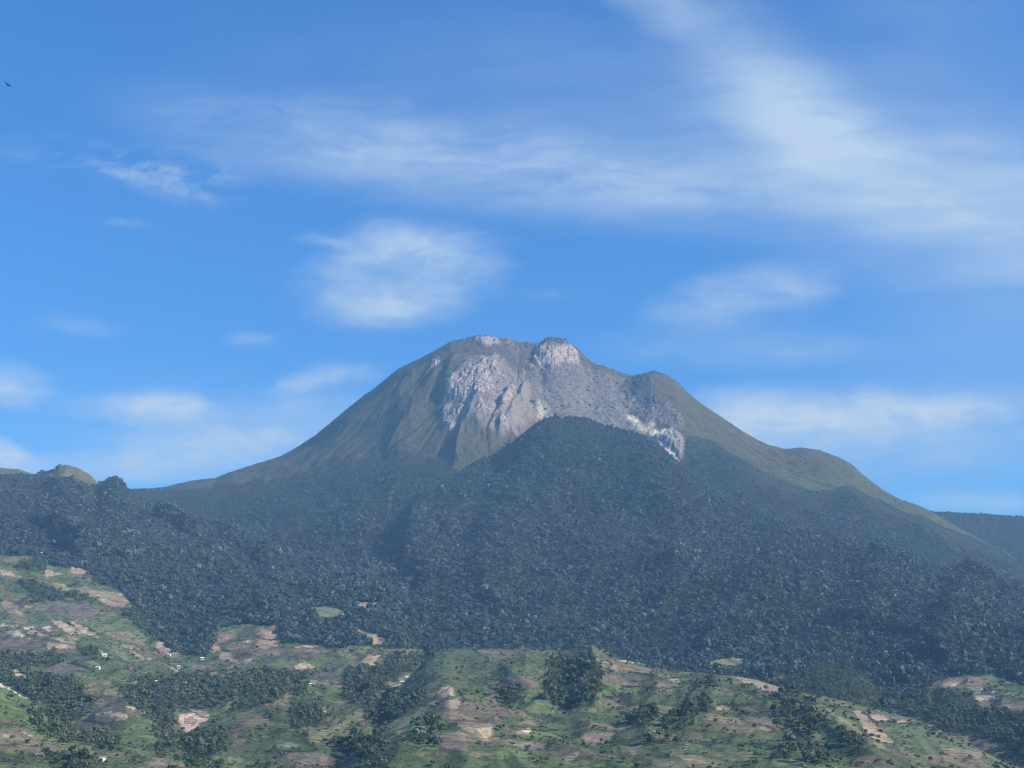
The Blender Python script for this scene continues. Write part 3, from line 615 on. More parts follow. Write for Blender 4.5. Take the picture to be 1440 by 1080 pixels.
# ------------------------------------------------------------------ where trees stand
GROVES = [
    ('dark leafy tree in the square grove at the middle of the farm hill', Z(620, 900, 6, [(930, 170), (1330, 170), (1340, 420), (1290, 570), (1000, 590), (880, 430), (900, 230)]), 0.95),
    ('small tree in the little clump left of the square grove', Z(620, 900, 6, [(470, 420), (690, 420), (690, 520), (540, 560)]), 0.9),
    ('dark tree in the deep hollow behind the near green slope at lower left', Z(0, 900, 6, [(-60, 120), (100, 230), (380, 330), (600, 330), (720, 470), (760, 560), (660, 680), (560, 690), (420, 580), (250, 480), (100, 400), (-60, 340)]), 0.95),
    ('tree in the wooded gully between the terraced mound and the bare clay pit', Z(0, 900, 6, [(960, 390), (1440, 300), (1460, 900), (1380, 850), (1300, 720), (1200, 620), (1050, 480)]), 0.7),
    ('tree in the broad wooded hollow behind the bare clay pit', Z(220, 900, 6, [(0, 310), (700, 270), (920, 270), (1270, 300), (1270, 500), (950, 490), (700, 590), (470, 590), (200, 600), (0, 560)]), 0.55),
    ('dark tree in the thick stand behind the small pale ridge', Z(220, 900, 6, [(700, 600), (800, 480), (1000, 400), (1100, 480), (950, 530), (900, 545), (780, 588)]), 1.0),
    ('tree in the grove under the tan triangular field', Z(420, 900, 6, [(380, 250), (740, 250), (740, 420), (560, 500), (400, 560)]), 0.85),
    ('dark tree in the long grove on the left flank of the farm hill', Z(420, 900, 6, [(560, 520), (840, 480), (1080, 440), (1000, 560), (840, 640), (700, 720), (560, 670)]), 0.95),
    ('tree in the steep grove under the left end of the farm hill', Z(420, 900, 6, [(740, 130), (1000, 120), (1120, 120), (1000, 250), (900, 280), (800, 340), (740, 300)]), 0.8),
    ('bushy tree in the gully at the bottom edge below the farm hill', Z(420, 900, 6, [(260, 860), (560, 860), (720, 820), (720, 1100), (520, 1100), (480, 960), (270, 930)]), 0.8),
    ('dark tree on the shaded bank above the lower olive field', Z(420, 900, 6, [(-60, 560), (250, 640), (150, 740), (-60, 750)]), 0.85),
    ('dark tree in the clump beside the ringed terraces', Z(820, 900, 6, [(360, 690), (500, 600), (620, 600), (560, 720), (400, 720)]), 0.95),
    ('tree in the gully to the right of the ringed terraces', Z(820, 900, 6, [(820, 580), (1050, 450), (1040, 640), (880, 780), (600, 880), (440, 860), (680, 780), (640, 700)]), 0.6),
    ('tree in the grove over the brow of the farm hill beside the pink ridge field', Z(1020, 900, 6, [(420, 480), (620, 430), (760, 560), (740, 640), (880, 760), (640, 900), (400, 720)]), 0.6),
    ('dark tree in the clump near the bottom edge below the brow grove', Z(1020, 900, 6, [(640, 940), (880, 930), (860, 1050), (700, 1050)]), 0.95),
    ('bushy tree in the small clump below the long tan field', Z(1020, 900, 6, [(980, 800), (1160, 830), (1180, 970), (1000, 980)]), 0.8),
    ('dark tree in the narrow clump on the lower green slope', Z(1020, 900, 6, [(460, 930), (560, 930), (540, 1030), (470, 1010)]), 0.8),
    ('tree in the wooded valley at the right behind the farm hill', Z(1200, 900, 6, [(280, 480), (560, 440), (720, 420), (1000, 460), (1060, 570), (1200, 610), (1560, 640), (1560, 1100), (1240, 870), (880, 780), (780, 790), (660, 700), (480, 640), (260, 560)]), 0.8),
    ('tree in the hedge wood at the head of the left fields', Z(0, 760, 6, [(160, 170), (380, 150), (390, 245), (160, 245)]), 0.9),
    ('tree in the belt of wood across the left fields', Z(0, 760, 6, [(150, 350), (380, 370), (480, 430), (720, 460), (760, 500), (480, 510), (290, 520), (210, 430)]), 0.95),
    ('tree in the wood edge beside the left fields', Z(0, 760, 6, [(1060, 580), (1440, 560), (1440, 850), (1280, 860), (1180, 740), (1060, 650)]), 0.95),
    ('tree in the small clump by the white roofed house on the left fields', Z(0, 760, 6, [(640, 910), (800, 910), (820, 960), (700, 970)]), 0.9),
    ('tree in the wood below the gray ploughed field at far left', Z(0, 760, 6, [(-60, 960), (560, 980), (560, 1040), (-60, 1090)]), 0.85),
    ('bush like tree on the bright green near slope at lower left', Z(0, 900, 6, [(200, 560), (420, 590), (560, 700), (620, 760), (900, 800), (1040, 960), (700, 900), (400, 850), (300, 760)]), 0.45),
    ('tree in the dark clump at the bottom edge at lower left', Z(0, 900, 6, [(400, 990), (740, 970), (760, 1100), (440, 1100)]), 0.9),
    ('tree in the dark strip along the bottom edge under the clay pit', Z(220, 900, 6, [(250, 1040), (480, 1030), (560, 1090), (300, 1095)]), 0.9),
    ('tree in the scattered wood below the clay pit', Z(220, 900, 6, [(0, 760), (300, 800), (620, 760), (640, 900), (520, 980), (250, 1000), (0, 980)]), 0.5),
    ('light green bush tree on the sunny knoll of the farm hill', Z(420, 900, 6, [(960, 720), (1100, 650), (1240, 690), (1270, 760), (1190, 800), (1170, 920), (1000, 900)]), 0.35),
]
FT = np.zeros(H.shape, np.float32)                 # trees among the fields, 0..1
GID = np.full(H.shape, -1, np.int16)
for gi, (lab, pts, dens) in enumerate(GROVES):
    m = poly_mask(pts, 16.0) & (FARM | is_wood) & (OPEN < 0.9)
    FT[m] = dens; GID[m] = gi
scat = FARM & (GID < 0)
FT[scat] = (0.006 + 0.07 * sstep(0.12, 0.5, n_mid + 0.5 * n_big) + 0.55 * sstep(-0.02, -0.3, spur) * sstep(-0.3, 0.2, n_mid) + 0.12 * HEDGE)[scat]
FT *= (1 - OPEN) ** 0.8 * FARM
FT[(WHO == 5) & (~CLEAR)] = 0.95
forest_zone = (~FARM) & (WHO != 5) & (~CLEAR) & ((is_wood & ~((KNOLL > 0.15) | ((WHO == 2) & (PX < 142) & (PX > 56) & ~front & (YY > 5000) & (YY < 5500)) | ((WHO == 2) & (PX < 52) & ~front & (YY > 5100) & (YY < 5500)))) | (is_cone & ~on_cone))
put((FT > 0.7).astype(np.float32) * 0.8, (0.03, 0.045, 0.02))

TMID_ok = (PX > -70) & (PX < 1510) & (YY > 1180)


def scatter(density, keep):
    """random points on the terrain, density per square metre given at the vertices"""
    dY = np.diff(Yr)[None, :].astype(np.float32); dT = np.diff(T)[:, None].astype(np.float32)
    area = dT * YY[:-1, :-1] * dY
    lam = density[:-1, :-1] * area * keep[:-1, :-1]
    n = RNG.poisson(np.clip(lam, 0, 20))
    i, j = np.nonzero(n)
    rep = n[i, j]
    i = np.repeat(i, rep); j = np.repeat(j, rep)
    a = RNG.random(len(i)); b = RNG.random(len(i))
    t = T[i] + a * (T[i + 1] - T[i]); y = Yr[j] + b * (Yr[j + 1] - Yr[j])
    z = (H[i, j] * (1 - a) * (1 - b) + H[i + 1, j] * a * (1 - b) + H[i, j + 1] * (1 - a) * b + H[i + 1, j + 1] * a * b)
    return np.stack([t * y, y, z], 1), i, j


# ------------------------------------------------------------------ materials
def new_mat(name):
    m = bpy.data.materials.new(name); m.use_nodes = True
    nt = m.node_tree; nt.nodes.clear()
    out = nt.nodes.new('ShaderNodeOutputMaterial')
    b = nt.nodes.new('ShaderNodeBsdfPrincipled')
    b.inputs['Roughness'].default_value = 0.9
    b.inputs['Specular IOR Level'].default_value = 0.15
    nt.links.new(b.outputs[0], out.inputs[0])
    return m, nt, b


def N(nt, kind, **kw):
    n = nt.nodes.new(kind)
    for k, v in kw.items():
        setattr(n, k, v)
    return n


def land_material():
    m, nt, b = new_mat('land_cover')
    L = nt.links.new
    at = N(nt, 'ShaderNodeAttribute', attribute_name='cover')
    ar = N(nt, 'ShaderNodeAttribute', attribute_name='ruggedness')
    tc_ = N(nt, 'ShaderNodeTexCoord')
    n1 = N(nt, 'ShaderNodeTexNoise'); n1.inputs['Scale'].default_value = 0.16; n1.inputs['Detail'].default_value = 6; n1.inputs['Roughness'].default_value = 0.65
    n2 = N(nt, 'ShaderNodeTexNoise'); n2.inputs['Scale'].default_value = 0.035; n2.inputs['Detail'].default_value = 5
    for n in (n1, n2):
        L(tc_.outputs['Object'], n.inputs['Vector'])
    r = N(nt, 'ShaderNodeMapRange'); r.inputs['From Min'].default_value = 0.3; r.inputs['From Max'].default_value = 0.7; r.inputs['To Min'].default_value = 0.62; r.inputs['To Max'].default_value = 1.38
    L(n1.outputs['Fac'], r.inputs['Value'])
    r2 = N(nt, 'ShaderNodeMapRange'); r2.inputs['From Min'].default_value = 0.3; r2.inputs['From Max'].default_value = 0.7; r2.inputs['To Min'].default_value = 0.85; r2.inputs['To Max'].default_value = 1.15
    L(n2.outputs['Fac'], r2.inputs['Value'])
    mu = N(nt, 'ShaderNodeMath', operation='MULTIPLY'); L(r.outputs[0], mu.inputs[0]); L(r2.outputs[0], mu.inputs[1])
    n3 = N(nt, 'ShaderNodeTexNoise'); n3.inputs['Scale'].default_value = 0.11; n3.inputs['Detail'].default_value = 5; n3.inputs['Roughness'].default_value = 0.7
    mp3 = N(nt, 'ShaderNodeMapping'); mp3.inputs['Scale'].default_value = (1.6, 0.8, 0.6); L(tc_.outputs['Object'], mp3.inputs['Vector']); L(mp3.outputs[0], n3.inputs['Vector'])
    r3 = N(nt, 'ShaderNodeMapRange'); r3.inputs['From Min'].default_value = 0.36; r3.inputs['From Max'].default_value = 0.56; r3.inputs['To Min'].default_value = -0.62; r3.inputs['To Max'].default_value = 0.22
    L(n3.outputs['Fac'], r3.inputs['Value'])
    rg3 = N(nt, 'ShaderNodeMapRange'); rg3.inputs['From Min'].default_value = 0.4; rg3.inputs['From Max'].default_value = 1.0; rg3.inputs['To Min'].default_value = 0.18; rg3.inputs['To Max'].default_value = 1.0
    L(ar.outputs['Fac'], rg3.inputs['Value'])
    k3 = N(nt, 'ShaderNodeMath', operation='MULTIPLY_ADD'); L(r3.outputs[0], k3.inputs[0]); L(rg3.outputs[0], k3.inputs[1]); k3.inputs[2].default_value = 1.0
    mu2 = N(nt, 'ShaderNodeMath', operation='MULTIPLY'); L(mu.outputs[0], mu2.inputs[0]); L(k3.outputs[0], mu2.inputs[1])
    vm = N(nt, 'ShaderNodeVectorMath', operation='SCALE'); L(at.outputs['Color'], vm.inputs[0]); L(mu2.outputs[0], vm.inputs['Scale'])
    L(vm.outputs[0], b.inputs['Base Color'])
    bp = N(nt, 'ShaderNodeBump'); bp.inputs['Distance'].default_value = 6.0
    L(ar.outputs['Fac'], bp.inputs['Strength']); L(n1.outputs['Fac'], bp.inputs['Height'])
    L(bp.outputs[0], b.inputs['Normal'])
    return m


def leaf_material(name, dark, light, pale, pale_share=0.03):
    m, nt, b = new_mat(name)
    L = nt.links.new
    oi = N(nt, 'ShaderNodeObjectInfo')
    tc_ = N(nt, 'ShaderNodeTexCoord')
    ramp = N(nt, 'ShaderNodeValToRGB')
    e = ramp.color_ramp.elements
    e[0].position = 0.0; e[0].color = dark + (1,)
    e[1].position = 1 - pale_share - 0.02; e[1].color = light + (1,)
    x = e.new(1 - pale_share); x.color = pale + (1,)
    mid = e.new(0.45); mid.color = tuple((a * 0.62 + c * 0.38) for a, c in zip(dark, light)) + (1,)
    L(oi.outputs['Random'], ramp.inputs['Fac'])
    n1 = N(nt, 'ShaderNodeTexNoise'); n1.inputs['Scale'].default_value = 2.2; n1.inputs['Detail'].default_value = 3
    L(tc_.outputs['Object'], n1.inputs['Vector'])
    r = N(nt, 'ShaderNodeMapRange'); r.inputs['From Min'].default_value = 0.3; r.inputs['From Max'].default_value = 0.7; r.inputs['To Min'].default_value = 0.6; r.inputs['To Max'].default_value = 1.4
    L(n1.outputs['Fac'], r.inputs['Value'])
    vm = N(nt, 'ShaderNodeVectorMath', operation='SCALE'); L(ramp.outputs['Color'], vm.inputs[0]); L(r.outputs[0], vm.inputs['Scale'])
    L(vm.outputs[0], b.inputs['Base Color'])
    b.inputs['Roughness'].default_value = 0.75
    b.inputs['Specular IOR Level'].default_value = 0.2
    return m


def plain_material(name, rgb, rough=0.8, var=0.25, scale=1.5):
    m, nt, b = new_mat(name)
    L = nt.links.new
    tc_ = N(nt, 'ShaderNodeTexCoord')
    n1 = N(nt, 'ShaderNodeTexNoise'); n1.inputs['Scale'].default_value = scale; n1.inputs['Detail'].default_value = 4
    L(tc_.outputs['Object'], n1.inputs['Vector'])
    r = N(nt, 'ShaderNodeMapRange'); r.inputs['From Min'].default_value = 0.3; r.inputs['From Max'].default_value = 0.7; r.inputs['To Min'].default_value = 1 - var; r.inputs['To Max'].default_value = 1 + var * 0.4
    L(n1.outputs['Fac'], r.inputs['Value'])
    vm = N(nt, 'ShaderNodeVectorMath', operation='SCALE'); vm.inputs[0].default_value = rgb; L(r.outputs[0], vm.inputs['Scale'])
    L(vm.outputs[0], b.inputs['Base Color'])
    b.inputs['Roughness'].default_value = rough
    return m


LAND = land_material()
LEAF_FOREST = leaf_material('forest_leaves', (0.042, 0.067, 0.060), (0.078, 0.117, 0.098), (0.17, 0.19, 0.16), 0.018)
LEAF_FARM = leaf_material('grove_leaves', (0.050, 0.078, 0.046), (0.115, 0.155, 0.076), (0.15, 0.17, 0.10), 0.06)
LEAF_BUSH = leaf_material('bush_leaves', (0.078, 0.112, 0.062), (0.122, 0.160, 0.085), (0.15, 0.15, 0.08), 0.08)
BARK = plain_material('bark', (0.12, 0.095, 0.07), 0.95, 0.4, 3)

# ------------------------------------------------------------------ terrain meshes
vid = np.arange(NT * NY, dtype=np.int32).reshape(NT, NY)
quads = np.stack([vid[:-1, :-1], vid[1:, :-1], vid[1:, 1:], vid[:-1, 1:]], -1).reshape(-1, 4)
verts = np.stack([XX, YY, H], -1).reshape(-1, 3).astype(np.float32)
colv = np.concatenate([COL, np.ones(H.shape + (1,), np.float32)], -1).reshape(-1, 4)
rugv = ROUGH.reshape(-1)
names_all = ['ground'] + NAMES
whoq = WHO.ravel()[quads[:, 0]].astype(np.int32) + 1


def grid_mesh(name, q):
    used = np.zeros(len(verts), bool); used[q.ravel()] = True
    remap = np.cumsum(used) - 1
    v = verts[used]; qq = remap[q].astype(np.int32)
    me = bpy.data.meshes.new(name)
    me.vertices.add(len(v)); me.vertices.foreach_set('co', v.ravel())
    me.loops.add(qq.size); me.loops.foreach_set('vertex_index', qq.ravel())
    me.polygons.add(len(qq))
    me.polygons.foreach_set('loop_start', np.arange(0, qq.size, 4, dtype=np.int32))
    me.polygons.foreach_set('use_smooth', np.ones(len(qq), bool))
    a = me.attributes.new('cover', 'FLOAT_COLOR', 'POINT'); a.data.foreach_set('color', colv[used].ravel())
    r = me.attributes.new('ruggedness', 'FLOAT', 'POINT'); r.data.foreach_set('value', rugv[used])
    me.update(calc_edges=True); me.validate()
    me.materials.append(LAND)
    o = bpy.data.objects.new(name, me); C.objects.link(o)
    return o


TERR = {
    'mountain': 'bare rocky volcano with a pale crater scar rising over the forest',
    'distant_ridge': 'dark wooded ridge behind the right foot of the volcano',
    'forested_hills': 'dark forested buttress and spurs in front of the volcano',
    'farm_hill': 'green farm hill with tan plots in the middle of the foreground',
    'farmland': 'near green farm slopes and terraces at the lower left',
    'ground': 'low valley floor below the farm slopes',
}
CATS = {'mountain': 'mountain', 'distant_ridge': 'ridge', 'forested_hills': 'hills', 'farm_hill': 'hill', 'farmland': 'farmland', 'ground': 'ground'}
for nm in TERR:
    ids = [k for k, n in enumerate(names_all) if n == nm]
    q = quads[np.isin(whoq, ids)]
    o = grid_mesh(nm, q)
    o['kind'] = 'structure'; o['label'] = TERR[nm]; o['category'] = CATS[nm]

# wide plain under everything
me = bpy.data.meshes.new('plain')
me.from_pydata([(-9000, -2900, -220), (9000, -2900, -220), (9000, 13500, -220), (-9000, 13500, -220)], [], [(0, 1, 2, 3)])
me.materials.append(plain_material('plain_soil', (0.07, 0.09, 0.04), 0.95, 0.4, 0.01))
o = bpy.data.objects.new('terrain', me); C.objects.link(o)
o['kind'] = 'structure'; o['label'] = 'green lowland spreading round the foot of the hills'; o['category'] = 'terrain'


# ------------------------------------------------------------------ trees
def crown_mesh(name, mat, n, seed, squash=0.8, card=0.42, lumps=7):
    """a crown of many small leaf clumps gathered round several boughs, unit radius, base near z = 0"""
    rg = np.random.default_rng(seed)
    cen = []
    for _ in range(lumps):
        d = rg.normal(size=3); d /= np.linalg.norm(d); d[2] = abs(d[2]) * 0.8 - 0.1
        cen.append(d * (0.35 + 0.35 * rg.random()))
    cen = np.array(cen)
    vs, fs = [], []
    for i in range(n):
        c = cen[rg.integers(lumps)]
        d = rg.normal(size=3); d /= np.linalg.norm(d)
        if d[2] < -0.3:
            d[2] *= -1
        p = c + d * (0.30 + 0.22 * rg.random())
        p[2] = p[2] * squash
        nrm = d + rg.normal(size=3) * 0.28; nrm /= np.linalg.norm(nrm)
        a = np.cross(nrm, (0.3, 0.2, 0.93)); a /= np.linalg.norm(a) + 1e-6
        b = np.cross(nrm, a)
        s = card * (0.55 + 0.7 * rg.random())
        k = len(vs)
        ang = rg.random() * 6.28
        a2 = a * math.cos(ang) + b * math.sin(ang); b2 = -a * math.sin(ang) + b * math.cos(ang)
        for (x, y) in ((-1, -0.6), (0.2, -0.9), (1, 0.1), (0.1, 0.9), (-0.8, 0.6)):
            q = p + (a2 * x + b2 * y) * s * 0.55 + nrm * (rg.random() - 0.5) * 0.12 * s
            vs.append((q[0], q[1], q[2] + 0.95))
        fs.append(tuple(range(k, k + 5)))
    me = bpy.data.meshes.new(name)
    me.from_pydata(vs, [], fs)
    me.materials.append(mat)
    me.update()
    return me


def trunk_mesh(name, seed):
    """a tapered trunk with three limbs, unit crown radius"""
    rg = random.Random(seed)
    vs, fs = [], []

    def tube(pts, rad):
        k0 = len(vs)
        for (p, r) in zip(pts, rad):
            for a in range(6):
                vs.append((p[0] + r * math.cos(a * math.pi / 3), p[1] + r * math.sin(a * math.pi / 3), p[2]))
        for i in range(len(pts) - 1):
            for a in range(6):
                fs.append((k0 + i * 6 + a, k0 + i * 6 + (a + 1) % 6, k0 + (i + 1) * 6 + (a + 1) % 6, k0 + (i + 1) * 6 + a))
        fs.append(tuple(k0 + (len(pts) - 1) * 6 + a for a in range(6)))
    tube([(0, 0, -0.35), (0.02, 0, 0.25), (0.05, 0.03, 0.6), (0.03, 0.05, 1.1)], [0.10, 0.075, 0.06, 0.03])
    for k in range(3):
        a = k * 2.1 + rg.random()
        z0 = 0.45 + 0.12 * k
        tube([(0.03, 0.02, z0), (0.25 * math.cos(a), 0.25 * math.sin(a), z0 + 0.25), (0.5 * math.cos(a), 0.5 * math.sin(a), z0 + 0.5)], [0.045, 0.03, 0.012])
    me = bpy.data.meshes.new(name)
    me.from_pydata(vs, [], fs)
    me.materials.append(BARK); me.update()
    return me


def source(name, meshes):
    col = bpy.data.collections.new(name)
    for k, me in enumerate(meshes):
        o = bpy.data.objects.new(me.name, me)
        col.objects.link(o)
    return col


def mass(name, label, cat, pts, radius, collection, zsc):
    """one object of countless trees: points carrying size and turn, each bearing a crown"""
    me = bpy.data.meshes.new(name)
    n = len(pts)
    me.vertices.add(n); me.vertices.foreach_set('co', pts.astype(np.float32).ravel())
    sc = np.stack([radius, radius * RNG.uniform(0.85, 1.15, n), radius * zsc], 1).astype(np.float32)
    rot = np.stack([RNG.normal(0, 0.08, n), RNG.normal(0, 0.08, n), RNG.uniform(0, 6.28, n)], 1).astype(np.float32)
    a = me.attributes.new('size', 'FLOAT_VECTOR', 'POINT'); a.data.foreach_set('vector', sc.ravel())
    a = me.attributes.new('turn', 'FLOAT_VECTOR', 'POINT'); a.data.foreach_set('vector', rot.ravel())
    a = me.attributes.new('pick', 'INT', 'POINT'); a.data.foreach_set('value', RNG.integers(0, 1000, n).astype(np.int32))
    me.update()
    ob = bpy.data.objects.new(name, me); C.objects.link(ob)
    ng = bpy.data.node_groups.new(name + '_spread', 'GeometryNodeTree')
    ng.interface.new_socket('Geometry', in_out='INPUT', socket_type='NodeSocketGeometry')
    ng.interface.new_socket('Geometry', in_out='OUTPUT', socket_type='NodeSocketGeometry')
    gi = ng.nodes.new('NodeGroupInput'); go = ng.nodes.new('NodeGroupOutput')
    ci = ng.nodes.new('GeometryNodeCollectionInfo'); ci.inputs['Collection'].default_value = collection
    ci.inputs['Separate Children'].default_value = True; ci.inputs['Reset Children'].default_value = True
    ip = ng.nodes.new('GeometryNodeInstanceOnPoints'); ip.inputs['Pick Instance'].default_value = True

    def attr(nm, t):
        x = ng.nodes.new('GeometryNodeInputNamedAttribute'); x.data_type = t; x.inputs['Name'].default_value = nm
        return [s for s in x.outputs if s.enabled][0]
    e2r = ng.nodes.new('FunctionNodeEulerToRotation')
    ng.links.new(attr('turn', 'FLOAT_VECTOR'), e2r.inputs[0])
    ng.links.new(gi.outputs[0], ip.inputs['Points'])
    ng.links.new(ci.outputs[0], ip.inputs['Instance'])
    ng.links.new(attr('pick', 'INT'), ip.inputs['Instance Index'])
    ng.links.new(e2r.outputs[0], ip.inputs['Rotation'])
    ng.links.new(attr('size', 'FLOAT_VECTOR'), ip.inputs['Scale'])
    ng.links.new(ip.outputs[0], go.inputs[0])
    md = ob.modifiers.new('spread', 'NODES'); md.node_group = ng
    ob['kind'] = 'stuff'; ob['label'] = label; ob['category'] = cat
    return ob


forest_src = source('forest_crowns', [crown_mesh('forest_crown', LEAF_FOREST, 70, 100 + k, 0.95 + 0.25 * (k % 3), 0.5) for k in range(6)])
grove_crowns = [crown_mesh('crown', LEAF_FARM, 130, 200 + k, 0.85 + 0.2 * (k % 3), 0.36, 8) for k in range(6)]
grove_src = source('grove_crowns', grove_crowns)
bush_src = source('bush_crowns', [crown_mesh('bush_crown', LEAF_BUSH, 45, 300 + k, 0.7, 0.5, 5) for k in range(4)])

near_vis = EL >= CM - 0.012
clump = 0.55 + 0.45 * sstep(-0.35, 0.15, n_mid + 0.4 * n_big)
fp, fi_, fj_ = scatter(np.where(forest_zone, 1 / 44.0, 0) * clump * (1 + 0.5 * sstep(4500, 5200, YY)), (near_vis & TMID_ok).astype(np.float32))
thin = sstep(0, 40, np.where(is_cone, PY - treeline, 60))[fi_, fj_]
fr = RNG.lognormal(1.41, 0.36, len(fp)) * (0.45 + 0.55 * thin) * (0.85 + 0.35 * sstep(-0.2, 0.4, n_big[fi_, fj_])) * (1 - 0.28 * sstep(4500, 5200, fp[:, 1]))
fp[:, 2] -= fr * 0.35
print('forest trees', len(fp))
mass('forest', 'dense dark rainforest covering the lower slopes of the volcano', 'forest', fp, fr, forest_src, RNG.uniform(0.9, 1.35, len(fp)))

gp, gi_, gj_ = scatter(FT / 34.0, (near_vis & TMID_ok).astype(np.float32))
gr = RNG.lognormal(1.05, 0.30, len(gp))
gr = gr * np.where(GID[gi_, gj_] >= 0, 1.0, 0.72)
gpx, gpy = project(gp[:, 0], gp[:, 1], gp[:, 2])
print('grove trees', len(gp))
inside = (gpx > 8) & (gpx < 1432) & (gpy < 1068) & VIS[gi_, gj_]
score = np.where(inside, gr / gp[:, 1], 0) * np.where(GID[gi_, gj_] >= 0, 1.35, 1.0)
order = np.argsort(-score)
CAND = order[:1600]
# thin the candidates out so that every one of the 300 can be seen
chosen = []
taken = []
for i in CAND:
    if score[i] <= 0:
        break
    ok = True
    for (a, b) in taken:
        if abs(a - gpx[i]) < 4 and abs(b - gpy[i]) < 4:
            ok = False; break
    if ok:
        chosen.append(i); taken.append((gpx[i], gpy[i]))
    if len(chosen) >= 300:
        break
rest = np.ones(len(gp), bool); rest[chosen] = False
gb = gp.copy(); gb[:, 2] -= gr * 0.25
mass('woods', 'smaller trees filling the groves and hedges among the farm plots', 'woods', gb[rest], gr[rest], grove_src, RNG.uniform(0.95, 1.4, int(rest.sum())))

bp_, bi_, bj_ = scatter(np.where(FARM, (1 - OPEN) * (0.35 + 0.65 * sstep(-0.3, 0.3, n_mid)) + 0.02, 0) / 75.0 * (FT < 0.8), (near_vis & TMID_ok).astype(np.float32))
br = RNG.lognormal(0.12, 0.50, len(bp_))
bp_[:, 2] -= br * 0.3
print('bushes', len(bp_))
mass('undergrowth', 'low green bushes and tall grass between the farm plots', 'undergrowth', bp_, br, bush_src, RNG.uniform(0.7, 1.1, len(bp_)))

# scrub and loose rock on the bare cone
SCRUB = leaf_material('scrub_leaves', (0.035, 0.042, 0.022), (0.075, 0.078, 0.036), (0.11, 0.10, 0.06), 0.05)
scrub_src = source('scrub_crowns', [crown_mesh('scrub_crown', SCRUB, 26, 400 + k, 0.6, 0.6, 4) for k in range(4)])
rocky = np.clip(pale_crag + knob + scree + fan + flute + white + white2 + sulphur + sul2, 0, 1)
sd = oc * (1 - rocky) * sstep(-0.15, 0.45, n_mid + 0.5 * n_fin - 0.25 * g2) / 85.0
sp_, si_, sj_ = scatter(sd, (near_vis & TMID_ok).astype(np.float32))
sr = RNG.lognormal(0.85, 0.35, len(sp_))
sp_[:, 2] -= sr * 0.55
mass('scrub', 'low scrub and tussocks dotted over the bare upper slopes of the volcano', 'scrub', sp_, sr, scrub_src, RNG.uniform(0.6, 1.0, len(sp_)))


def rock_mesh(name, seed):
    rg = np.random.default_rng(seed)
    import bmesh
    bm = bmesh.new()
    bmesh.ops.create_icosphere(bm, subdivisions=2, radius=1.0)
    cuts = rg.normal(size=(7, 3)); cuts /= np.linalg.norm(cuts, axis=1)[:, None]
    for v in bm.verts:
        p = np.array(v.co)
        for c in cuts:
            d = p @ c
            if d > 0.62:
                p = p - c * (d - 0.62)
        v.co = Vector(p * (1, 0.85, 0.8))
    me = bpy.data.meshes.new(name); bm.to_mesh(me); bm.free()
    me.materials.append(ROCK)
    return me


ROCK = leaf_material('loose_rock', (0.07, 0.068, 0.07), (0.20, 0.19, 0.19), (0.30, 0.28, 0.27), 0.12)
rock_src = source('loose_rocks', [rock_mesh('loose_rock', 500 + k) for k in range(5)])
rd = is_cone * (scree * sstep(0.0, 0.4, -spk + 0.5 * n_mid) * 1.3 + pale_crag * 0.5 + darkrock * 0.4 + fan * 0.05 + knob * 0.3) / 330.0
rp_, ri_, rj_ = scatter(rd.astype(np.float32), (near_vis & TMID_ok).astype(np.float32))
rrad = RNG.lognormal(1.25, 0.45, len(rp_))
rp_[:, 2] += rrad * 0.1
print('rocks', len(rp_), 'scrub', len(sp_))
mass('rubble', 'grey boulders and rubble strewn over the crater face', 'rubble', rp_, rrad, rock_src, RNG.uniform(0.7, 1.3, len(rp_)))

# the 300 trees that show largest, each a thing with a trunk and a crown
trunks = [trunk_mesh('trunk', k) for k in range(3)]
proto = []
for k in range(6):
    root = bpy.data.objects.new('tree', None)
    tr = bpy.data.objects.new('trunk', trunks[k % 3]); tr.parent = root
    cr = bpy.data.objects.new('crown', grove_crowns[k]); cr.parent = root
    proto.append((root, tr, cr))
SECT = [(0, 240, 'lower left near slopes'), (240, 480, 'slopes around the bare clay pit'), (480, 640, 'left flank of the farm hill'), (640, 800, 'plots left of the square grove'),
        (800, 960, 'plots between the square grove and the ringed terraces'), (960, 1120, 'slope below the pink ridge field'), (1120, 1280, 'slope below the long tan field'), (1280, 1440, 'right end of the farm hill')]
for n, i in enumerate(chosen):
    root, tr, cr = proto[n % 6]
    r_ = root.copy(); C.objects.link(r_)
    for ch in (tr, cr):
        c = ch.copy(); C.objects.link(c); c.parent = r_
    s = float(gr[i])
    r_.location = (float(gp[i, 0]), float(gp[i, 1]), float(gp[i, 2]))
    r_.scale = (s, s, s * (0.95 + 0.4 * random.random()))
    r_.rotation_euler = (0, 0, random.random() * 6.28)
    g = int(GID[gi_[i], gj_[i]])
    if g >= 0:
        r_['label'] = GROVES[g][0]; r_['group'] = 'trees: ' + ' '.join(GROVES[g][0].split()[1:])
    else:
        where = next((w for a, b, w in SECT if a <= gpx[i] < b), SECT[-1][2])
        r_['label'] = 'scattered single tree standing on the ' + where
        r_['group'] = 'single trees on the ' + where
    r_['category'] = 'tree'
for root, tr, cr in proto:
    for x in (tr, cr, root):
        bpy.data.objects.remove(x)


# ------------------------------------------------------------------ ground point under a place of the photograph
def ground_at(px, py):
    t, e = ray(px, py)
    i = int(np.argmin(np.abs(T - t)))
    col = EL[i]
    vis_j = np.nonzero(VIS[i])[0]
    j = vis_j[np.argmax(col[vis_j] >= e)]
    y = float(Yr[j])
    return float(t) * y, y, float(H[i, j])


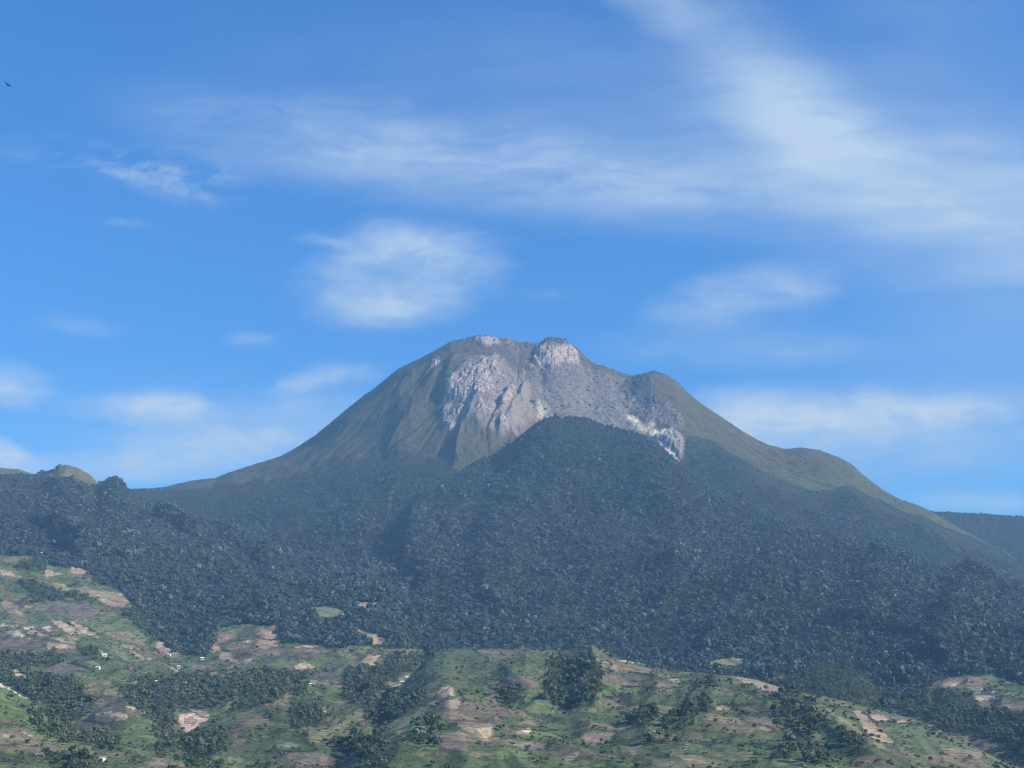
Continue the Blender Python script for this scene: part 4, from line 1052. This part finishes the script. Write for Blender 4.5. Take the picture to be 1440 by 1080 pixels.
# ------------------------------------------------------------------ farm houses
WHITE = plain_material('white_metal_sheet', (0.66, 0.67, 0.68), 0.45, 0.12, 0.6)
RUST = plain_material('old_metal_sheet', (0.36, 0.33, 0.31), 0.55, 0.4, 0.8)
THATCH = plain_material('dry_thatch', (0.22, 0.17, 0.10), 0.95, 0.4, 1.2)
WALLP = plain_material('painted_wall', (0.62, 0.60, 0.55), 0.85, 0.2, 0.8)
WALLD = plain_material('wooden_wall', (0.16, 0.12, 0.085), 0.9, 0.35, 1.5)
DARK = plain_material('dark_opening', (0.03, 0.03, 0.035), 0.6, 0.2, 2)
SHEET = plain_material('plastic_sheet', (0.55, 0.64, 0.62), 0.35, 0.25, 0.5)


def mesh_obj(name, vs, fs, mat, parent):
    me = bpy.data.meshes.new(name); me.from_pydata(vs, [], fs); me.materials.append(mat); me.update()
    o = bpy.data.objects.new(name, me); C.objects.link(o)
    if parent:
        o.parent = parent
    return o


def box(x0, x1, y0, y1, z0, z1):
    return ([(x0, y0, z0), (x1, y0, z0), (x1, y1, z0), (x0, y1, z0), (x0, y0, z1), (x1, y0, z1), (x1, y1, z1), (x0, y1, z1)],
            [(0, 3, 2, 1), (4, 5, 6, 7), (0, 1, 5, 4), (1, 2, 6, 5), (2, 3, 7, 6), (3, 0, 4, 7)])


def house(px, py, w, d, h, rz, roof_mat, wall_mat, label, name='farmhouse', cat='house'):
    x, y, z = ground_at(px, py)
    root = bpy.data.objects.new(name, None); C.objects.link(root)
    root.location = (x, y - 2, z - 0.3); root.rotation_euler = (0, 0, rz)
    root['label'] = label; root['category'] = cat; root['group'] = 'farm buildings among the plots'
    a, b = w / 2, d / 2
    rh = d * 0.32
    vs = [(-a, -b, -1.5), (a, -b, -1.5), (a, b, -1.5), (-a, b, -1.5), (-a, -b, h), (a, -b, h), (a, b, h), (-a, b, h), (-a, 0, h + rh), (a, 0, h + rh)]
    fs = [(0, 1, 5, 4), (2, 3, 7, 6), (1, 2, 6, 9, 5), (3, 0, 4, 8, 7)]
    mesh_obj('wall', vs, fs, wall_mat, root)
    e, o, t = 0.6, 0.5, 0.16
    k = rh / b
    vs = []
    for xx in (-a - e, a + e):
        vs += [(xx, -b - o, h - o * k + 0.05), (xx, 0, h + rh + 0.05), (xx, b + o, h - o * k + 0.05), (xx, b + o, h - o * k + 0.05 + t), (xx, 0, h + rh + 0.05 + t * 1.3), (xx, -b - o, h - o * k + 0.05 + t)]
    fs = [(0, 1, 4, 5), (1, 2, 3, 4), (6, 11, 10, 7), (7, 10, 9, 8), (5, 4, 10, 11), (4, 3, 9, 10), (0, 6, 7, 1), (1, 7, 8, 2), (0, 5, 11, 6), (2, 8, 9, 3)]
    mesh_obj('roof', vs, fs, roof_mat, root)
    mesh_obj('door', *box(-0.5, 0.5, -b - 0.06, -b + 0.02, 0.0, 2.0), DARK, root)
    for s in (-1, 1):
        mesh_obj('window', *box(s * a * 0.6 - 0.55, s * a * 0.6 + 0.55, -b - 0.05, -b + 0.02, 1.0, 2.0), DARK, root)
    return root


house(147, 923.5, 8.5, 6, 2.6, 0.3, WHITE, WALLP, 'white roofed farmhouse beside the dark tree clump on the left fields')
house(138, 941, 7, 5, 2.4, -0.2, WHITE, WALLP, 'white roofed house at the lower tip of the yellowish field')
house(58, 779.5, 7, 5.5, 2.6, 0.4, WHITE, WALLP, 'lone white roofed house at the forest edge above the left fields')
house(437.5, 857.5, 6.5, 5, 2.5, 0.5, WHITE, WALLP, 'white roofed house at the left tip of the small forest clearing')
house(284.5, 927.5, 5.5, 5, 2.6, 0.1, WHITE, WALLP, 'small white house at the foot of the forest tongue')
house(238, 922.5, 6, 4.5, 2.4, -0.3, WHITE, WALLP, 'white roofed hut just under the pink rounded field')
house(251.5, 939.5, 4.5, 4.5, 2.8, 0.2, WHITE, WALLP, 'tiny pale hut on the bright yellow strip field', 'hut', 'hut')
house(219.5, 960, 4.5, 4, 2.4, 0.2, WHITE, WALLP, 'tiny white hut among trees below the curved green fields', 'hut', 'hut')
house(145, 1070.5, 4.5, 3.6, 2.3, -0.6, WHITE, WALLP, 'white roofed hut near the bottom edge at lower left', 'hut', 'hut')
house(436.5, 964.5, 3.6, 3.4, 2.4, 0.3, WHITE, WALLP, 'tiny white hut above the shaded wooded bank', 'hut', 'hut')
house(1089, 960.5, 6.5, 5, 2.4, 1.2, WHITE, WALLD, 'dark walled hut with a pale roof on the pink ridge field', 'hut', 'hut')
house(1111, 965, 4, 3.6, 2.3, 0.3, RUST, WALLP, 'small grey hut in the scrub right of the pink ridge field', 'hut', 'hut')
house(1238, 1028.5, 5, 3.6, 2.2, -0.6, RUST, WALLD, 'grey roofed shed at the edge of the long tan field', 'shed', 'shed')
house(1235, 1037, 2.6, 2.4, 2.0, 0.2, THATCH, WALLD, 'upper of two brown shelters on the long tan field', 'shed', 'shed')
house(1235, 1044, 2.6, 2.4, 2.0, 0.5, THATCH, WALLD, 'lower of two brown shelters on the long tan field', 'shed', 'shed')


def tunnel(px, py, w, l, h, rz, label):
    """a low crop tunnel: arched plastic sheet over hoops"""
    x, y, z = ground_at(px, py)
    root = bpy.data.objects.new('crop_tunnel', None); C.objects.link(root)
    root.location = (x, y - 1, z - 0.2); root.rotation_euler = (0, 0, rz)
    root['label'] = label; root['category'] = 'crop tunnel'; root['group'] = 'pale crop tunnels on the farm hill'
    nseg = 8
    vs, fs = [], []
    for xx in (-l / 2, l / 2):
        for i in range(nseg + 1):
            a = math.pi * i / nseg
            vs.append((xx, -math.cos(a) * w / 2, math.sin(a) * h))
    for i in range(nseg):
        fs.append((i, i + 1, nseg + 2 + i, nseg + 1 + i))
    mesh_obj('sheet', vs, fs, SHEET, root)
    vs, fs = [], []
    for q in range(4):
        xx = -l / 2 + l * q / 3
        k0 = len(vs)
        for i in range(nseg + 1):
            a = math.pi * i / nseg
            for (dx, r) in ((-0.06, 1.0), (0.06, 1.0), (0.06, 1.03), (-0.06, 1.03)):
                vs.append((xx + dx, -math.cos(a) * w / 2 * r, math.sin(a) * h * r))
        for i in range(nseg):
            for s in range(4):
                fs.append((k0 + i * 4 + s, k0 + i * 4 + (s + 1) % 4, k0 + i * 4 + 4 + (s + 1) % 4, k0 + i * 4 + 4 + s))
    mesh_obj('hoop', vs, fs, RUST, root)


tunnel(565.5, 960, 5, 9, 2.2, 0.25, 'lower pale crop tunnel on the left flank of the farm hill')
tunnel(572, 953, 4.5, 7, 2.2, 0.5, 'upper pale crop tunnel on the left flank of the farm hill')
tunnel(967, 1048, 1.6, 4.2, 1.0, -0.5, 'upper of three small pale crop tunnels on the near ridge')
tunnel(965, 1052, 1.6, 4.2, 1.0, -0.5, 'middle of three small pale crop tunnels on the near ridge')
tunnel(963.5, 1055.5, 1.6, 3.6, 1.0, -0.5, 'lowest of three small pale crop tunnels on the near ridge')

# ------------------------------------------------------------------ bird
FEATHER = plain_material('dark_feathers', (0.02, 0.021, 0.024), 0.7, 0.2, 8)
t_, e_ = ray(10.5, 119.5)
yb = 150.0
bird = bpy.data.objects.new('bird', None); C.objects.link(bird)
bird.location = (float(t_) * yb, yb, float(e_) * yb)
bird.rotation_euler = (0.5, 0.35, 2.2)
bird['label'] = 'small dark swallow like bird flying high at the left of the sky'; bird['category'] = 'bird'


def loft(rings):
    vs, fs = [], []
    n = len(rings[0])
    for r in rings:
        vs += r
    for i in range(len(rings) - 1):
        for k in range(n):
            fs.append((i * n + k, i * n + (k + 1) % n, (i + 1) * n + (k + 1) % n, (i + 1) * n + k))
    fs.append(tuple(range(n))[::-1]); fs.append(tuple((len(rings) - 1) * n + k for k in range(n)))
    return vs, fs


rings = []
for (x, r, zc) in ((-0.22, 0.008, 0.0), (-0.14, 0.022, 0.0), (-0.05, 0.036, -0.004), (0.04, 0.038, -0.004), (0.10, 0.026, 0.004), (0.135, 0.027, 0.010), (0.165, 0.018, 0.010), (0.185, 0.006, 0.006), (0.205, 0.001, 0.004)):
    rings.append([(x, r * math.cos(a * math.pi / 4), zc + r * math.sin(a * math.pi / 4)) for a in range(8)])
body = mesh_obj('body', *loft(rings), FEATHER, bird)
for s in (-1, 1):
    rings = []
    for (y, x0, x1, z) in ((0.02, -0.06, 0.07, 0.01), (0.12, -0.06, 0.075, 0.06), (0.22, -0.09, 0.045, 0.08), (0.32, -0.15, -0.03, 0.07), (0.40, -0.22, -0.17, 0.05)):
        rings.append([(x0, s * y, z), ((x0 + x1) / 2, s * y, z + 0.010), (x1, s * y, z), ((x0 + x1) / 2, s * y, z - 0.006)])
    mesh_obj('wing', *loft(rings), FEATHER, bird)
rings = [[(-0.20, -0.02, 0.0), (-0.20, 0.02, 0.0), (-0.20, 0.02, 0.006), (-0.20, -0.02, 0.006)], [(-0.33, -0.06, 0.0), (-0.33, 0.06, 0.0), (-0.33, 0.06, 0.004), (-0.33, -0.06, 0.004)]]
mesh_obj('tail', *loft(rings), FEATHER, bird)

# ------------------------------------------------------------------ haze
vs, fs = box(-9200, 9200, -3000, 13700, -221, 2350)
hz = mesh_obj('haze', vs, fs, None, None) if False else None
me = bpy.data.meshes.new('haze'); me.from_pydata(vs, [], fs); me.update()
hz = bpy.data.objects.new('haze', me); C.objects.link(hz)
hm = bpy.data.materials.new('air'); hm.use_nodes = True
nt = hm.node_tree; nt.nodes.clear()
out = nt.nodes.new('ShaderNodeOutputMaterial'); pv = nt.nodes.new('ShaderNodeVolumePrincipled')
HAZE_DENSITY = 6.2e-5
pv.inputs['Color'].default_value = (0.30, 0.61, 1.0, 1)
pv.inputs['Absorption Color'].default_value = (1, 1, 1, 1)
pv.inputs['Density'].default_value = HAZE_DENSITY
pv.inputs['Anisotropy'].default_value = 0.0
nt.links.new(pv.outputs[0], out.inputs['Volume'])
me.materials.append(hm)
hz['kind'] = 'stuff'; hz['label'] = 'thin bluish haze filling the air over the whole valley'; hz['category'] = 'haze'

# ------------------------------------------------------------------ sky
W = bpy.data.worlds.new('World'); S.world = W
W.use_nodes = True
nt = W.node_tree; nt.nodes.clear()
L = nt.links.new
wo = N(nt, 'ShaderNodeOutputWorld'); bg = N(nt, 'ShaderNodeBackground'); L(bg.outputs[0], wo.inputs[0])
sky = N(nt, 'ShaderNodeTexSky', sky_type='NISHITA'); sky.sun_disc = False
sun_el = math.asin(SUN_DIR.z); sun_rot = math.atan2(SUN_DIR.x, SUN_DIR.y)
sky.sun_elevation = sun_el; sky.sun_rotation = sun_rot
sky.altitude = 1200; sky.air_density = 1.0; sky.dust_density = 0.3; sky.ozone_density = 2.5
SKY_TINT = (0.140, 0.475, 0.86)
SKY_STRENGTH = 0.15
tint = N(nt, 'ShaderNodeVectorMath', operation='MULTIPLY'); tint.inputs[1].default_value = SKY_TINT
L(sky.outputs[0], tint.inputs[0])
# directions on the sky charted about the direction of the summit, 1 unit = 1000 photograph pixels
tcw = N(nt, 'ShaderNodeTexCoord')


def dotv(vec):
    d = N(nt, 'ShaderNodeVectorMath', operation='DOT_PRODUCT'); d.inputs[1].default_value = vec
    L(tcw.outputs['Generated'], d.inputs[0]); return d.outputs['Value']


def math_(op, a, b=None, c=None, clamp=False):
    n = N(nt, 'ShaderNodeMath', operation=op); n.use_clamp = clamp
    for k, v in enumerate((a, b, c)):
        if v is None:
            continue
        if isinstance(v, (int, float)):
            n.inputs[k].default_value = v
        else:
            L(v, n.inputs[k])
    return n.outputs[0]


fwd = math_('MAXIMUM', dotv((0, CP, SP)), 0.08)
cx = math_('MULTIPLY_ADD', math_('DIVIDE', dotv((1, 0, 0)), fwd), FPX / 1000, 0.720)
cy = math_('MULTIPLY_ADD', math_('DIVIDE', dotv((0, -SP, CP)), fwd), -FPX / 1000, 0.540)
cmb = N(nt, 'ShaderNodeCombineXYZ'); L(cx, cmb.inputs[0]); L(cy, cmb.inputs[1])
P0 = cmb.outputs[0]


def noise(vec, scale, detail, rough=0.55, rot=0.0, sx=1.0, sy=1.0, off=(0, 0, 0), color=False):
    mp = N(nt, 'ShaderNodeMapping'); mp.inputs['Rotation'].default_value = (0, 0, rot); mp.inputs['Scale'].default_value = (sx, sy, 1); mp.inputs['Location'].default_value = off
    L(vec, mp.inputs['Vector'])
    n = N(nt, 'ShaderNodeTexNoise'); n.inputs['Scale'].default_value = scale; n.inputs['Detail'].default_value = detail; n.inputs['Roughness'].default_value = rough
    L(mp.outputs[0], n.inputs['Vector'])
    return n.outputs['Color' if color else 'Fac']


def mrange(v, a, b, c, d, smooth=True):
    n = N(nt, 'ShaderNodeMapRange'); n.interpolation_type = 'SMOOTHSTEP' if smooth else 'LINEAR'
    n.inputs['From Min'].default_value = a; n.inputs['From Max'].default_value = b; n.inputs['To Min'].default_value = c; n.inputs['To Max'].default_value = d
    L(v, n.inputs['Value']); return n.outputs[0]


wn = noise(P0, 9.0, 4, 0.6, 0, 0.6, 1.3, color=True)
wsub = N(nt, 'ShaderNodeVectorMath', operation='SUBTRACT'); L(wn, wsub.inputs[0]); wsub.inputs[1].default_value = (0.5, 0.5, 0.5)
wsc = N(nt, 'ShaderNodeVectorMath', operation='MULTIPLY'); L(wsub.outputs[0], wsc.inputs[0]); wsc.inputs[1].default_value = (0.16, 0.055, 0)
wad = N(nt, 'ShaderNodeVectorMath', operation='ADD'); L(P0, wad.inputs[0]); L(wsc.outputs[0], wad.inputs[1])
PW = wad.outputs[0]


def blob(vec, px, py, rx, ry, deg, amp, inner=0.15):
    mp = N(nt, 'ShaderNodeMapping', vector_type='TEXTURE')
    mp.inputs['Location'].default_value = (px / 1000, py / 1000, 0); mp.inputs['Rotation'].default_value = (0, 0, math.radians(deg)); mp.inputs['Scale'].default_value = (rx / 1000, ry / 1000, 1)
    L(vec, mp.inputs['Vector'])
    ln = N(nt, 'ShaderNodeVectorMath', operation='LENGTH'); L(mp.outputs[0], ln.inputs[0])
    return mrange(ln.outputs['Value'], 1.0, inner, 0.0, amp)


def total(items):
    s = items[0]
    for i in items[1:]:
        s = math_('ADD', s, i)
    return s


streak = mrange(noise(PW, 5.5, 9, 0.68, math.radians(-7), 1.0, 3.8), 0.25, 0.75, 0.35, 1.35)
wispy = mrange(noise(PW, 11.0, 6, 0.65, math.radians(4), 1.0, 2.2, (3, 1, 0)), 0.38, 0.76, 0.0, 1.35)
fibre = mrange(noise(PW, 5.0, 7, 0.6, math.radians(-34), 0.7, 3.4, (7, 2, 0)), 0.24, 0.76, 0.62, 1.34)
broad = mrange(noise(P0, 3.0, 5, 0.5, 0, 1, 1.6, (1, 5, 0)), 0.3, 0.7, 0.75, 1.2)

veils = math_('MULTIPLY', total([
    blob(P0, 1200, 225, 470, 210, 16, 0.42, 0.0), blob(P0, 1075, 105, 400, 112, 41, 0.36, 0.0), blob(P0, 1175, 232, 240, 105, 18, 0.24, 0.0), blob(P0, 1420, 290, 440, 200, 10, 0.36, 0.0),
    blob(PW, 935, 12, 170, 46, 26, 0.34, 0.0), blob(P0, 1380, 520, 420, 240, 0, 0.17, 0.0), blob(P0, 1330, 60, 320, 200, 10, 0.14, 0.0), blob(P0, 820, 110, 300, 160, 20, 0.10, 0.0)]), math_('MULTIPLY', fibre, broad))
band = math_('MULTIPLY', total([
    blob(P0, 690, 226, 580, 105, 7, 0.36, 0.0), blob(P0, 900, 258, 430, 95, 6, 0.32, 0.0), blob(P0, 430, 200, 400, 90, 12, 0.26, 0.0), blob(P0, 600, 120, 500, 160, 6, 0.10, 0.0)]), streak)
puffs = math_('MULTIPLY', total([
    blob(PW, 572, 385, 180, 92, -9, 0.46, 0.35), blob(PW, 560, 340, 150, 46, -4, 0.26, 0.2), blob(PW, 545, 430, 125, 38, -10, 0.34, 0.1), blob(PW, 640, 365, 110, 70, 0, 0.18, 0.1), blob(PW, 1050, 416, 180, 60, -9, 0.48, 0.2),
    blob(PW, 205, 572, 150, 32, 3, 0.78, 0.0), blob(PW, 15, 540, 90, 42, 8, 0.78, 0.0), blob(PW, 10, 645, 105, 34, 18, 1.0, 0.0), blob(PW, 330, 618, 320, 72, -9, 0.62, 0.0),
    blob(PW, 460, 536, 110, 26, -10, 0.6, 0.0), blob(PW, 360, 478, 60, 18, 0, 0.24, 0.0), blob(PW, 110, 454, 110, 18, 0, 0.22, 0.0), blob(PW, 140, 655, 200, 40, 0, 0.34, 0.0), blob(PW, 1070, 583, 170, 58, 2, 0.60, 0.0), blob(PW, 1290, 577, 220, 46, -3, 0.66, 0.0),
    blob(PW, 1210, 612, 420, 95, 0, 0.44, 0.0), blob(PW, 1370, 706, 180, 26, 0, 0.40, 0.0), blob(PW, 1060, 490, 280, 44, 0, 0.26, 0.0), blob(PW, 440, 345, 60, 14, 5, 0.3, 0.0), blob(PW, 240, 600, 420, 120, 0, 0.12, 0.0)]), mrange(noise(PW, 9.5, 9, 0.68, math.radians(-6), 1.0, 2.6, (2, 9, 0)), 0.30, 0.68, 0.50, 1.18))
small = math_('MULTIPLY', total([
    blob(P0, 115, 222, 170, 44, 8, 0.30, 0.0), blob(P0, 230, 238, 170, 46, 0, 0.36, 0.0), blob(P0, 290, 268, 120, 40, 0, 0.42, 0.0), blob(P0, 185, 313, 50, 12, 0, 0.34, 0.0), blob(P0, 760, 415, 130, 14, 0, 0.2, 0.0)]), wispy)
dens = math_('MINIMUM', total([veils, band, puffs, small]), 0.95)
CLOUD = (1.95, 2.65, 3.55)
mixc = N(nt, 'ShaderNodeMix', data_type='RGBA'); L(dens, mixc.inputs[0]); L(tint.outputs[0], mixc.inputs[6]); mixc.inputs[7].default_value = CLOUD + (1,)
L(mixc.outputs[2], bg.inputs['Color']); bg.inputs['Strength'].default_value = SKY_STRENGTH

# ------------------------------------------------------------------ sun, camera, render
sl = bpy.data.lights.new('sun', 'SUN'); sl.energy = 3.9; sl.angle = math.radians(0.53); sl.color = (1.0, 0.93, 0.84)
so = bpy.data.objects.new('sun', sl); C.objects.link(so)
so.rotation_euler = SUN_DIR.to_track_quat('Z', 'Y').to_euler()
cam = bpy.data.cameras.new('camera'); cam.sensor_fit = 'HORIZONTAL'; cam.sensor_width = 36; cam.lens = 36 * FPX / 1440
cam.clip_start = 0.5; cam.clip_end = 60000
co = bpy.data.objects.new('camera', cam); C.objects.link(co)
co.rotation_euler = (math.pi / 2 + PITCH, 0, 0)
S.camera = co
S.view_settings.view_transform = 'Standard'; S.view_settings.look = 'None'; S.view_settings.exposure = 0.75; S.view_settings.gamma = 1
S.render.engine = 'CYCLES'
cy_ = S.cycles
S.cycles.filter_width = 1.15
cy_.max_bounces = 4; cy_.diffuse_bounces = 2; cy_.glossy_bounces = 1; cy_.transmission_bounces = 1; cy_.volume_bounces = 0; cy_.transparent_max_bounces = 4
cy_.use_denoising = True; cy_.denoiser = 'OPENIMAGEDENOISE'; cy_.denoising_input_passes = 'RGB_ALBEDO_NORMAL'; cy_.denoising_prefilter = 'ACCURATE'
